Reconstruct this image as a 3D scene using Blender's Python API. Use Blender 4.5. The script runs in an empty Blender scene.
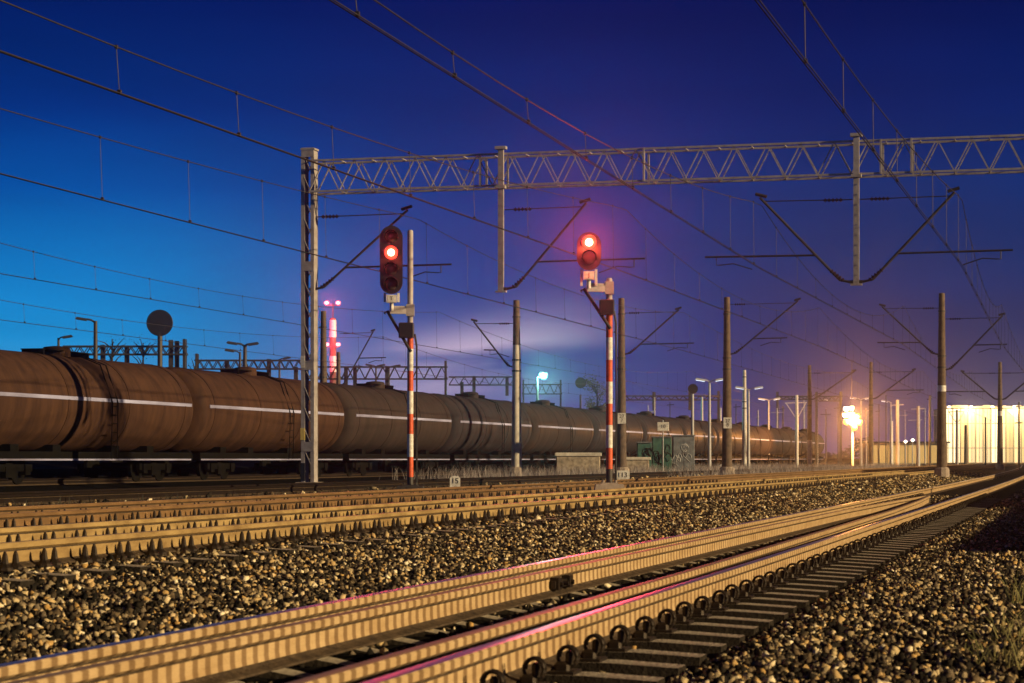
import bpy, bmesh, math, random
import numpy as np
from mathutils import Vector, Matrix
random.seed(7); rng = np.random.default_rng(11)
R = math.radians
sc = bpy.context.scene
col = sc.collection

# ------------------------------------------------------------------ frame of reference
F = 2200.0                      # focal length in pixels of a 1024 px wide picture
CX, HY, VX = 512.0, 459.0, 1080.0
CAMZ = 1.04
TH = math.atan((VX - CX) / F)   # the tracks run at this angle to the view
ST, CT = math.sin(TH), math.cos(TH)
RZ = math.pi / 2 - TH           # local x = along the track, local y = to its left

def W(s, t, z=0.0):
    return Vector((s * ST - t * CT, s * CT + t * ST, z))
def pix(x, y, Z):
    return Vector(((x - CX) / F * Z, Z, CAMZ + (HY - y) / F * Z))
def st(p):                      # world -> along, across
    return p.x * ST + p.y * CT, -p.x * CT + p.y * ST
def sm(a, b, x):
    u = min(1, max(0, (x - a) / (b - a))); return u * u * (3 - 2 * u)

PROF = [(-400, -.3), (-60, -.3), (-6, -.15), (-2, -.02), (0.6, .07), (1.55, .07), (1.85, .0), (2.2, .05), (4.0, .06), (4.25, .04), (4.7, .04), (6.0, .17),
        (6.55, .27), (7.0, .285), (12.9, .285), (13.8, .2), (15.6, .17), (16.3, .26), (18.8, .26), (19.6, .18), (27.5, .18), (28.2, .27),
        (31, .27), (32, .25), (33.6, 1.25), (35, 1.3), (39, .5), (45, .18), (700, .18)]
PT = np.array([p[0] for p in PROF]); PZ = np.array([p[1] for p in PROF])
def gz(t): return float(np.interp(t, PT, PZ))

# ------------------------------------------------------------------ materials
def nd(nt, typ, **kw):
    n = nt.nodes.new(typ)
    for k, v in kw.items():
        if k in n.inputs: n.inputs[k].default_value = v
        else: setattr(n, k, v)
    return n
def c4(c): return (c[0], c[1], c[2], 1)
MATS = {}
def mat(name, a, b=None, scale=6.0, rough=.7, metal=0.0, bump=0.0, bscale=None, rvar=.12, detail=6, stretch=None, emit=None, es=0, spec=.4):
    m = bpy.data.materials.new(name); m.use_nodes = True
    nt = m.node_tree; p = nt.nodes['Principled BSDF']
    tc = nd(nt, 'ShaderNodeTexCoord'); src = tc.outputs['Object']
    if stretch:
        mp = nd(nt, 'ShaderNodeMapping'); mp.inputs['Scale'].default_value = stretch
        nt.links.new(src, mp.inputs['Vector']); src = mp.outputs['Vector']
    n = nd(nt, 'ShaderNodeTexNoise', Scale=scale, Detail=detail, Roughness=.62); nt.links.new(src, n.inputs['Vector'])
    r = nd(nt, 'ShaderNodeValToRGB'); b = b or tuple(x * .7 for x in a)
    r.color_ramp.elements[0].position = .32; r.color_ramp.elements[1].position = .68
    r.color_ramp.elements[0].color = c4(a); r.color_ramp.elements[1].color = c4(b)
    nt.links.new(n.outputs['Fac'], r.inputs['Fac']); nt.links.new(r.outputs['Color'], p.inputs['Base Color'])
    mr = nd(nt, 'ShaderNodeMapRange'); mr.inputs['To Min'].default_value = max(.05, rough - rvar); mr.inputs['To Max'].default_value = min(1, rough + rvar)
    nt.links.new(n.outputs['Fac'], mr.inputs['Value']); nt.links.new(mr.outputs['Result'], p.inputs['Roughness'])
    p.inputs['Metallic'].default_value = metal; p.inputs['Specular IOR Level'].default_value = spec
    if bump:
        n2 = nd(nt, 'ShaderNodeTexNoise', Scale=bscale or scale * 4, Detail=6); nt.links.new(src, n2.inputs['Vector'])
        bp = nd(nt, 'ShaderNodeBump', Strength=bump, Distance=.02); nt.links.new(n2.outputs['Fac'], bp.inputs['Height'])
        nt.links.new(bp.outputs['Normal'], p.inputs['Normal'])
    if emit:
        p.inputs['Emission Color'].default_value = c4(emit); p.inputs['Emission Strength'].default_value = es
    MATS[name] = m; return m

def rail_side(name, a, b, light_bands):
    m = mat(name, a, b, 7, .75, 0, .3, 60, stretch=(.35, 1, 1), spec=.2)
    if light_bands:                    # bands of flickering lamp light, put into the side colour
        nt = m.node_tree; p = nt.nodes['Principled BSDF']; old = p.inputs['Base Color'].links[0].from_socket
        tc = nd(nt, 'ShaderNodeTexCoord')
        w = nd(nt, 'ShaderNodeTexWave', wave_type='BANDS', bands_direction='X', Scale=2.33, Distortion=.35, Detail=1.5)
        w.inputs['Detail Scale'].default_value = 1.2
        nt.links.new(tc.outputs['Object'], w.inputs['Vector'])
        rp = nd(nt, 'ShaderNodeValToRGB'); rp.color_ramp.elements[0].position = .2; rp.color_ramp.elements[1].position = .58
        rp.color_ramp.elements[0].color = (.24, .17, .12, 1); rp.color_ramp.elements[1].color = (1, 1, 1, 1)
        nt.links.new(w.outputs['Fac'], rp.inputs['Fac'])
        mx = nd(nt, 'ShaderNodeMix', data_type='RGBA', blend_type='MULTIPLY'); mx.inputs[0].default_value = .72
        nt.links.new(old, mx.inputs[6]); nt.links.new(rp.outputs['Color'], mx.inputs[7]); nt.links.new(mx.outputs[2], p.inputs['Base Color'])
    return m

def stone_mat(name, stops, rough=.85):
    m = bpy.data.materials.new(name); m.use_nodes = True; nt = m.node_tree; p = nt.nodes['Principled BSDF']
    g = nd(nt, 'ShaderNodeNewGeometry'); r = nd(nt, 'ShaderNodeValToRGB')
    while len(r.color_ramp.elements) < len(stops): r.color_ramp.elements.new(.5)
    for e, (q, c) in zip(r.color_ramp.elements, stops): e.position = q; e.color = c4(c)
    nt.links.new(g.outputs['Random Per Island'], r.inputs['Fac'])
    tc = nd(nt, 'ShaderNodeTexCoord'); n = nd(nt, 'ShaderNodeTexNoise', Scale=55, Detail=5); nt.links.new(tc.outputs['Object'], n.inputs['Vector'])
    mx = nd(nt, 'ShaderNodeMix', data_type='RGBA', blend_type='OVERLAY'); mx.inputs[0].default_value = .6
    nt.links.new(r.outputs['Color'], mx.inputs[6]); nt.links.new(n.outputs['Fac'], mx.inputs[7]); nt.links.new(mx.outputs[2], p.inputs['Base Color'])
    bp = nd(nt, 'ShaderNodeBump', Strength=.5, Distance=.01); nt.links.new(n.outputs['Fac'], bp.inputs['Height']); nt.links.new(bp.outputs['Normal'], p.inputs['Normal'])
    p.inputs['Roughness'].default_value = rough; p.inputs['Specular IOR Level'].default_value = .12
    return m

def ground_mat(name, hi):
    m = bpy.data.materials.new(name); m.use_nodes = True; nt = m.node_tree; p = nt.nodes['Principled BSDF']
    tc = nd(nt, 'ShaderNodeTexCoord')
    v = nd(nt, 'ShaderNodeTexVoronoi', Scale=17); nt.links.new(tc.outputs['Object'], v.inputs['Vector'])
    n = nd(nt, 'ShaderNodeTexNoise', Scale=1.3, Detail=8); nt.links.new(tc.outputs['Object'], n.inputs['Vector'])
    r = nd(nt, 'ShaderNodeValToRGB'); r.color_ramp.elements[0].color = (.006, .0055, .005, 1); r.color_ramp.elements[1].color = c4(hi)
    sp = nd(nt, 'ShaderNodeSeparateColor'); nt.links.new(v.outputs['Color'], sp.inputs[0])
    mm = nd(nt, 'ShaderNodeMath', operation='MULTIPLY'); nt.links.new(sp.outputs[0], mm.inputs[0]); nt.links.new(n.outputs['Fac'], mm.inputs[1])
    nt.links.new(mm.outputs[0], r.inputs['Fac']); nt.links.new(r.outputs['Color'], p.inputs['Base Color'])
    bp = nd(nt, 'ShaderNodeBump', Strength=.9, Distance=.04); bp.invert = True
    nt.links.new(v.outputs['Distance'], bp.inputs['Height']); nt.links.new(bp.outputs['Normal'], p.inputs['Normal'])
    p.inputs['Roughness'].default_value = .95; p.inputs['Specular IOR Level'].default_value = .05
    return m

def lamp_mat(name, c, s):
    m = bpy.data.materials.new(name); m.use_nodes = True; p = m.node_tree.nodes['Principled BSDF']
    p.inputs['Base Color'].default_value = c4([x * .5 for x in c]); p.inputs['Roughness'].default_value = .3
    p.inputs['Emission Color'].default_value = c4(c); p.inputs['Emission Strength'].default_value = s
    m.cycles.emission_sampling = 'NONE'
    return m

M_RAILA = rail_side('rail_rust_light_bands', (.50, .36, .20), (.36, .24, .12), True)
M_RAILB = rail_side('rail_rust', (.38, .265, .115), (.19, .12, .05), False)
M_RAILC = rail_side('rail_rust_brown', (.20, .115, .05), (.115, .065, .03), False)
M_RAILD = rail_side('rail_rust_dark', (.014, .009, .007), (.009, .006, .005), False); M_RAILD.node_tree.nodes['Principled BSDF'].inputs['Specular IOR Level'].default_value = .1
M_FOOT = mat('foot_grime_head_shade', (.10, .07, .045), (.035, .026, .02), 14, .9, 0, .6, 60, spec=.1)
M_HEAD = mat('polished_steel', (.62, .60, .58), (.5, .47, .45), 30, .32, 1.0, stretch=(.1, 1, 1))
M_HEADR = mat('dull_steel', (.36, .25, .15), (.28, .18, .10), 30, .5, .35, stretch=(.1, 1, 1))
M_SLEEP = mat('weathered_concrete', (.50, .42, .33), (.20, .165, .13), 5, .8, 0, .6, 40)
M_SLSIDE = mat('sleeper_side_shade', (.035, .028, .022), (.018, .015, .012), 9, .9, 0, .5, 40, spec=.05)  # shade on the sleeper sides, put into their colour
M_CLIP = mat('greasy_iron', (.018, .014, .011), (.04, .026, .016), 25, .5, .5)
M_STEEL = mat('painted_grey_steel', (.42, .39, .40), (.27, .235, .225), 5, .6, .1, .1)
M_STEELD = mat('dark_steel', (.035, .033, .034), (.06, .05, .045), 8, .55, .3)
M_CONC = mat('pole_concrete', (.66, .62, .56), (.45, .41, .36), 4, .85, 0, .25, 30)
M_CONCB = mat('brown_stained_concrete', (.14, .095, .07), (.07, .05, .04), 4, .85, 0, .25, 30)
M_PALE = mat('pale_painted_steel', (.46, .47, .5), (.34, .35, .38), 6, .5, 0)
M_WHITE = mat('white_paint', (.78, .77, .74), (.46, .43, .39), 14, .5)
M_ORANGE = mat('orange_red_paint', (.72, .10, .025), (.40, .06, .02), 14, .5)
M_YEL = mat('yellow_paint', (.75, .6, .2), (.6, .45, .12), 9, .5)
M_BLACK = mat('black_paint', (.012, .012, .012), (.022, .02, .02), 12, .38)
M_WIRE = mat('oxidised_wire', (.055, .045, .045), (.03, .026, .03), 9, .6, .4)
M_INS = mat('brown_porcelain', (.05, .025, .018), (.03, .015, .012), 9, .25)
M_TANK = mat('tank_brown_paint', (.074, .038, .024), (.036, .020, .016), 1.6, .52, 0, .06, 9, stretch=(1.9, 1.2, .22), spec=.02)
M_TANKG = mat('tank_haze_grey_brown', (.052, .036, .033), (.030, .024, .023), 1.3, .55, 0, .06, 9, stretch=(1.9, 1.2, .22), spec=.02)
M_TANKV = mat('tank_haze_dull_grey', (.042, .034, .038), (.026, .022, .026), 1.3, .55, 0, .06, 9, stretch=(1.9, 1.2, .22), spec=.02)
M_TANKS = mat('light_streak_and_frame', (.42, .44, .70), (.14, .13, .20), 1.2, .6, stretch=(.2, 1, 1), spec=.1)
M_UND = mat('underframe_black', (.004, .004, .004), (.009, .008, .007), 5, .8, spec=.03)
M_GREEN = mat('green_graffiti_paint', (.05, .15, .12), (.022, .07, .06), 2.6, .6)
M_GREY = mat('grey_cabinet_paint', (.20, .22, .25), (.10, .115, .14), 3, .6)
M_BRICK = mat('pale_render', (.42, .36, .26), (.33, .27, .19), 1.5, .9)
M_FOUND = mat('foundation_concrete', (.40, .33, .28), (.25, .2, .17), 6, .9, 0, .4)
M_LEAF = mat('leaves_yellow_green', (.13, .15, .035), (.06, .085, .02), 3, .7)
M_TWIG = mat('dark_twigs', (.02, .02, .016), (.035, .03, .02), 3, .9)
M_DRY = mat('dry_grass_straw', (.42, .37, .38), (.16, .14, .14), .8, .9)
M_GRS = mat('green_grass', (.16, .17, .05), (.22, .17, .07), 2, .8)
M_DARKLEAF = mat('far_wood_leaves', (.025, .03, .025), (.012, .015, .014), .05, .95)
M_STONE = stone_mat('ballast_stone', [(0, (.008, .007, .006)), (.42, (.022, .017, .012)), (.56, (.12, .085, .05)), (.66, (.13, .10, .07)), (.8, (.50, .39, .22)), (.9, (.42, .25, .08)), (1, (.85, .74, .52))])  # highlight and shadow contrast put into the stone colours
M_RED = lamp_mat('red_signal_light', (1, .028, .014), 5)
M_REDW = lamp_mat('red_signal_core', (1, .48, .30), 6)
M_REDF = lamp_mat('red_beacon', (1, .12, .12), 9)
M_TEAL = lamp_mat('teal_white_lamp', (.14, 1, .82), 2.4)
M_SODI = lamp_mat('sodium_lamp', (1, .40, .07), 2.6)
M_SODW = lamp_mat('white_lamp', (1, .80, .55), 7)
M_COOL = lamp_mat('cool_lamp_face', (.75, .88, 1), 1.3)
M_WIN = lamp_mat('lit_window', (1, .78, .40), .8)
M_WIN2 = lamp_mat('bright_lit_window', (1, .86, .52), 1.25)
M_WIN3 = lamp_mat('dim_lit_window', (1, .72, .34), .5)
M_YGLOW = lamp_mat('yellow_front_glow', (1, .70, .26), .22)
M_DULLGLASS = mat('unlit_lamp_glass', (.03, .03, .03), (.05, .05, .05), 9, .15)

# ------------------------------------------------------------------ mesh builder
class MB:
    def __init__(self): self.v = []; self.f = []; self.m = []; self.k = 0
    def use(self, k): self.k = k; return self
    def add(self, vs, fs):
        o = len(self.v); self.v += [tuple(x) for x in vs]; self.f += [tuple(i + o for i in f) for f in fs]; self.m += [self.k] * len(fs)
        return self
    def box(self, c, s, rot=None, taper=1.0):
        x, y, z = s[0] / 2, s[1] / 2, s[2] / 2; q = taper
        vs = [Vector(p) for p in ((-x, -y, -z), (x, -y, -z), (x, y, -z), (-x, y, -z), (-x * q, -y * q, z), (x * q, -y * q, z), (x * q, y * q, z), (-x * q, y * q, z))]
        if rot is not None: vs = [rot @ v for v in vs]
        return self.add([v + Vector(c) for v in vs], [(0, 3, 2, 1), (4, 5, 6, 7), (0, 1, 5, 4), (1, 2, 6, 5), (2, 3, 7, 6), (3, 0, 4, 7)])
    def bev(self, c, s, b=.02):  # box with chamfered vertical and top edges
        x, y, z = s[0] / 2, s[1] / 2, s[2] / 2
        def ring(x, y, z): return [(-x + b, -y, z), (x - b, -y, z), (x, -y + b, z), (x, y - b, z), (x - b, y, z), (-x + b, y, z), (-x, y - b, z), (-x, -y + b, z)]
        vs = ring(x, y, -z) + ring(x, y, z - b) + ring(x - b, y - b, z)
        fs = [tuple(range(7, -1, -1)), tuple(range(16, 24))]
        for k in (0, 8):
            fs += [(k + i, k + (i + 1) % 8, k + 8 + (i + 1) % 8, k + 8 + i) for i in range(8)]
        return self.add([Vector(v) + Vector(c) for v in vs], fs)
    def bar(self, p, q, w, h):
        p, q = Vector(p), Vector(q); d = q - p
        if d.length < 1e-6: return self
        return self.box((p + q) / 2, (w, h, d.length), d.to_track_quat('Z', 'Y').to_matrix())
    def tube(self, pts, r, n=8, r2=None, caps=True):
        pts = [Vector(p) for p in pts]; L = len(pts); vs = []
        for i, p in enumerate(pts):
            d = (pts[min(i + 1, L - 1)] - pts[max(i - 1, 0)]).normalized()
            qx = d.to_track_quat('Z', 'Y'); rr = r if r2 is None else r + (r2 - r) * i / (L - 1)
            for k in range(n):
                a = 2 * math.pi * k / n; vs.append(p + qx @ Vector((math.cos(a) * rr, math.sin(a) * rr, 0)))
        fs = [(i * n + k, i * n + (k + 1) % n, (i + 1) * n + (k + 1) % n, (i + 1) * n + k) for i in range(L - 1) for k in range(n)]
        if caps: fs += [tuple(range(n - 1, -1, -1)), tuple(range((L - 1) * n, L * n))]
        return self.add(vs, fs)
    def lathe(self, prof, c=(0, 0, 0), axis='Z', n=16):   # prof: (radius, along)
        vs = []
        for r, h in prof:
            for k in range(n):
                a = 2 * math.pi * k / n; u, v = math.cos(a) * r, math.sin(a) * r
                vs.append({'Z': (u, v, h), 'X': (h, u, v), 'Y': (v, h, u)}[axis])
        fs = [(i * n + k, i * n + (k + 1) % n, (i + 1) * n + (k + 1) % n, (i + 1) * n + k) for i in range(len(prof) - 1) for k in range(n)]
        fs += [tuple(range(n - 1, -1, -1)), tuple(range((len(prof) - 1) * n, len(prof) * n))]
        return self.add([Vector(v) + Vector(c) for v in vs], fs)
    def prism(self, out, x0, x1, plane='X'):               # outline (y,z) extruded along x
        n = len(out)
        g = (lambda a, y, z: (a, y, z)) if plane == 'X' else (lambda a, y, z: (y, a, z))
        vs = [g(x0, *p) for p in out] + [g(x1, *p) for p in out]
        return self.add(vs, [tuple(range(n - 1, -1, -1)), tuple(range(n, 2 * n))] + [(i, (i + 1) % n, n + (i + 1) % n, n + i) for i in range(n)])
    def torus(self, c, Rr, r, rot=None, n=14, m=6, a0=0, a1=2 * math.pi):
        pts = []
        for i in range(n + 1):
            a = a0 + (a1 - a0) * i / n; v = Vector((math.cos(a) * Rr, 0, math.sin(a) * Rr))
            pts.append((rot @ v if rot is not None else v) + Vector(c))
        return self.tube(pts, r, m)
    def build(self, name, mats, parent=None, smooth=False, loc=None, rz=None):
        me = bpy.data.meshes.new(name); me.from_pydata(self.v, [], self.f)
        for m in (mats if isinstance(mats, (list, tuple)) else [mats]): me.materials.append(m)
        me.polygons.foreach_set('material_index', self.m)
        if smooth:
            me.polygons.foreach_set('use_smooth', [True] * len(self.f))
            try: me.set_sharp_from_angle(angle=R(38))
            except Exception: pass
        me.update(); o = bpy.data.objects.new(name, me); col.objects.link(o)
        if parent: o.parent = parent
        if loc is not None: o.location = loc
        if rz is not None: o.rotation_euler.z = rz
        return o

def tag(o, label=None, cat=None, group=None, kind=None):
    if label: o['label'] = label
    if cat: o['category'] = cat
    if group: o['group'] = group
    if kind: o['kind'] = kind
    return o
def empty(name, loc, label, cat, group=None, rz=RZ):
    o = bpy.data.objects.new(name, None); col.objects.link(o); o.location = loc; o.rotation_euler.z = rz; o.empty_display_size = .3
    return tag(o, label, cat, group)
def copy_tree(o, loc=None, label=None):
    def rec(a, par):
        c = a.copy(); col.objects.link(c)
        if par: c.parent = par
        for ch in list(a.children): rec(ch, c)
        return c
    c = rec(o, None)
    if loc is not None: c.location = loc
    if label: c['label'] = label
    return c
def text(s, size, loc, rot, m, parent, name='lettering', align='CENTER'):
    cu = bpy.data.curves.new(name, 'FONT'); cu.body = s; cu.size = size; cu.align_x = align; cu.align_y = 'CENTER'; cu.extrude = .003; cu.space_line = .85
    cu.materials.append(m); tmp = bpy.data.objects.new('tmp', cu); col.objects.link(tmp); bpy.context.view_layer.update()
    me = bpy.data.meshes.new_from_object(tmp.evaluated_get(bpy.context.evaluated_depsgraph_get())); bpy.data.objects.remove(tmp)
    o = bpy.data.objects.new(name, me); col.objects.link(o); o.parent = parent; o.location = loc; o.rotation_euler = rot
    return o
def point(name, loc, c, w, parent=None, r=.06):
    l = bpy.data.lights.new(name, 'POINT'); l.color = c; l.energy = w; l.shadow_soft_size = r
    o = bpy.data.objects.new(name, l); col.objects.link(o); o.location = loc
    if parent: o.parent = parent
    return o

# ------------------------------------------------------------------ ground
tt = np.concatenate([[-700, -300, -120, -60, -20, -8], np.arange(-4, 33, .25), [36, 42, 50, 65, 90, 140, 250, 450, 800]])
ss = np.concatenate([[-60, -20, -5], np.arange(0, 60, .5), np.arange(60, 130, 2), np.arange(130, 300, 10), [320, 380, 450, 600, 800, 1100, 1500]])
S, T = np.meshgrid(ss, tt, indexing='ij')
Zg = np.interp(T, PT, PZ) + (rng.random(S.shape) - .5) * .025 * (np.abs(T - 14) < 19)
V = np.stack([S, T, Zg], -1).reshape(-1, 3); nT = len(tt)
idx = (np.arange(len(ss) - 1)[:, None] * nT + np.arange(nT - 1)[None]).reshape(-1)
Fq = np.stack([idx, idx + nT, idx + nT + 1, idx + 1], -1)
me = bpy.data.meshes.new('ground'); me.from_pydata(V.tolist(), [], Fq.tolist()); me.materials.append(ground_mat('ground_earth', (.034, .028, .022))); me.materials.append(ground_mat('ground_shade_dark', (.005, .0045, .004)))
me.polygons.foreach_set('material_index', (((V[Fq[:, 0], 1] > 12.9) & (V[Fq[:, 0], 1] < 60)) | ((V[Fq[:, 0], 1] > 1.7) & (V[Fq[:, 0], 1] < 4.3))).astype(np.int32))  # shade put into the colour behind the brown rails and between the near ones
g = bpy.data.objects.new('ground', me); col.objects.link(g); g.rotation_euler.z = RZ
tag(g, 'dark stony yard ground under the railway tracks', 'ground', kind='structure')

# ------------------------------------------------------------------ ballast
def base_stones(k):             # broken stone: eight-cornered shards
    v = np.array([(x, y, z) for x in (-1, 1) for y in (-1, 1) for z in (-1, 1)], float)
    f = np.array([(0, 1, 3), (0, 3, 2), (4, 6, 7), (4, 7, 5), (0, 4, 5), (0, 5, 1), (2, 3, 7), (2, 7, 6), (0, 2, 6), (0, 6, 4), (1, 5, 7), (1, 7, 3)])
    out = []
    for _ in range(k):
        w = v * (1 + rng.uniform(-.62, .18, (8, 3))); w *= np.array([1.0, .8, .66]) * (1 + (rng.random(3) - .5) * .5)
        out.append(w)
    return np.array(out), f
BV, BF = base_stones(60)
def stones(name, s, t, r, lift, label, cat='ballast', mat_=None):
    n = len(s); q = rng.normal(size=(n, 4)); q /= np.linalg.norm(q, axis=1)[:, None]; w, x, y, z = q.T
    Rm = np.stack([1 - 2 * (y * y + z * z), 2 * (x * y - z * w), 2 * (x * z + y * w), 2 * (x * y + z * w), 1 - 2 * (x * x + z * z), 2 * (y * z - x * w),
                   2 * (x * z - y * w), 2 * (y * z + x * w), 1 - 2 * (x * x + y * y)], -1).reshape(n, 3, 3)
    v = np.einsum('nij,nkj->nki', Rm, BV[rng.integers(0, len(BV), n)]) * r[:, None, None]
    c = np.stack([s, t, np.interp(t, PT, PZ) + lift], -1); v = (v + c[:, None]).reshape(-1, 3)
    f = (BF[None] + (np.arange(n) * BV.shape[1])[:, None, None]).reshape(-1, 3)
    me = bpy.data.meshes.new(name); me.vertices.add(len(v)); me.vertices.foreach_set('co', v.ravel().astype(np.float32))
    me.loops.add(f.size); me.loops.foreach_set('vertex_index', f.ravel().astype(np.int32))
    me.polygons.add(len(f)); me.polygons.foreach_set('loop_start', np.arange(0, f.size, 3, dtype=np.int32)); me.polygons.foreach_set('loop_total', np.full(len(f), 3, np.int32))
    me.update(calc_edges=True); me.materials.append(mat_ or M_STONE)
    o = bpy.data.objects.new(name, me); col.objects.link(o); o.rotation_euler.z = RZ
    tag(o, label, cat, kind='stuff'); return o
def scatter(areas):
    Ss, Ts, Rs, Ls = [], [], [], []
    for s0, s1, t0, t1, dens, ra, rb in areas:
        n = int((s1 - s0) * (t1 - t0) * dens); s = rng.uniform(s0, s1, n); t = rng.uniform(t0, t1, n)
        Zd = t * ST + s * CT; px = CX + F * (s * ST - t * CT) / Zd
        k = (px > -60) & (px < 1090); s, t = s[k], t[k]; n = len(s)
        r = ra + (rb - ra) * rng.random(n) ** 1.8
        Ss.append(s); Ts.append(t); Rs.append(r); Ls.append(r * rng.uniform(-.3, .95, n))
    return map(np.concatenate, (Ss, Ts, Rs, Ls))
stones('ballast_stones', *scatter([(7, 22, -.4, 1.78, 1400, .009, .027), (22, 48, -.4, 1.75, 900, .010, .030), (48, 100, -.2, 1.7, 160, .03, .05)]),
       'crushed stone ballast beside the near track on the side with the grass tufts')
stones('ballast_stones', *scatter([(7, 34, 4.15, 7.05, 1250, .0095, .029), (34, 60, 4.15, 7.0, 700, .013, .033), (60, 130, 4.15, 7.0, 110, .035, .06)]),
       'wide bank of crushed stone ballast between the near track and the next pair of yellow lit rails')
stones('ballast_stones', *scatter([(14, 50, 7.0, 13.2, 110, .022, .05), (50, 110, 7.0, 13.2, 50, .03, .05)]), 'ballast stones lying between the rails of the two middle tracks')
stones('ballast_stones', *scatter([(7, 48, 1.70, 2.12, 130, .010, .03), (7, 60, 2.1, 4.3, 40, .012, .032), (9, 90, 6.45, 6.84, 170, .014, .04), (12, 90, 10.1, 10.5, 90, .014, .04), (30, 110, 13.2, 19.5, 5, .03, .08)]), 'loose ballast stones scattered on the sleepers and the dark ground')

# ------------------------------------------------------------------ rails
RP = [(-.075, 0), (-.075, .011), (-.03, .024), (-.012, .036), (-.0085, .06), (-.0085, .11), (-.013, .122), (-.035, .134), (-.036, .162), (-.030, .170), (-.012, .172)]
RP = RP + [(-y, z) for y, z in RP[::-1]]
TOPS = {8, 9, 10, 11, 12}
def devA(s): return 6e-5 * max(0, min(s, 330) - 50) ** 2
def rail(name, tf, zf, s0, s1, side, head, label, cat='rail', group=None, step=3.0, parent=None):
    n = max(2, int((s1 - s0) / step)); vs = []; fs = []; mi = []; k = len(RP)
    for i in range(n + 1):
        s = s0 + (s1 - s0) * i / n; t = tf(s)
        vs += [(s, t + y, zf + z) for y, z in RP]
    for i in range(n):
        for j in range(k):
            a, b = i * k + j, i * k + (j + 1) % k
            fs.append((a, b, b + k, a + k)); mi.append(1 if j in (9, 10, 11) else 2 if j in (0, 1, 2, 5, 15, 18, 19, 20, 21) else 0)  # foot is grimy; the same dark under the head is painted shade
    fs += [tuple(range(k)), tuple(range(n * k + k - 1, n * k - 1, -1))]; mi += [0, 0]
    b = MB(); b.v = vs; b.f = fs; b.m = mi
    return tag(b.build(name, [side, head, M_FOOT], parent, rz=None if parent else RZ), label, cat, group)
A1, A2, B1, B2, C1, C2, D1, D2 = 2.32, 3.82, 6.9, 8.4, 10.55, 12.05, 16.75, 18.25
ZA, ZB, ZC, ZD = .115, .315, .315, .29
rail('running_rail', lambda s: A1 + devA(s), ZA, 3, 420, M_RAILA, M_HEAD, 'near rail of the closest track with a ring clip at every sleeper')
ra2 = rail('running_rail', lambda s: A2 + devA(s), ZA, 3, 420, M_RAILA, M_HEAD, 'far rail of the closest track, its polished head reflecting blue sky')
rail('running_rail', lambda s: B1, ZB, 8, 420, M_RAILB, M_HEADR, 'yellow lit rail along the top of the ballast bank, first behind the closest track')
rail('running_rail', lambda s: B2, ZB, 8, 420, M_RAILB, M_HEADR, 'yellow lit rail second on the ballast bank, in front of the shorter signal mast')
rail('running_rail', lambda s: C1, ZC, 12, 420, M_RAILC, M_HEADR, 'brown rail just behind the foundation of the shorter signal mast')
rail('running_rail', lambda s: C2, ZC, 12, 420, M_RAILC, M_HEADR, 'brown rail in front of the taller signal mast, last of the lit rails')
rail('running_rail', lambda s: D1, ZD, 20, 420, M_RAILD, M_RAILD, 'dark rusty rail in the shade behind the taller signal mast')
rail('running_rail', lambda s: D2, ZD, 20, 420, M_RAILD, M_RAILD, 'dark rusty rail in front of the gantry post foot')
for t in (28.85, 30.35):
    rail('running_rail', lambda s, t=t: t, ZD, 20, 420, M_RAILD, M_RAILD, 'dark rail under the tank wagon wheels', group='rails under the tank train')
def taper(a, b, c):
    return lambda s: float(np.interp(s, [0, 15, 33, 41, 46.2], [a, a, b, (b + c) / 2, c]))
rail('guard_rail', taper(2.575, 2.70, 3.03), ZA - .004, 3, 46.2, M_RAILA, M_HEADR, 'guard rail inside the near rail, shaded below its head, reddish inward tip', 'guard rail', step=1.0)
gr = rail('guard_rail', taper(3.50, 3.40, 3.11), ZA - .004, 3, 46.2, M_RAILA, M_HEADR, 'light-banded guard rail inside the far rail of the closest track with a dark joint bar', 'guard rail', step=1.0)
b = MB()
for ds in (0, .34): b.box((14.6 + ds, 3.455, ZA + .075), (.10, .05, .085))
b.box((14.77, 3.463, ZA + .07), (.5, .03, .05))
for ds in (-.17, .0, .17): b.lathe([(.016, 0), (.016, .05)], (14.77 + ds, 3.41, ZA + .07), 'Y', 8)
b.build('joint_bar', M_CLIP, gr)

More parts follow.
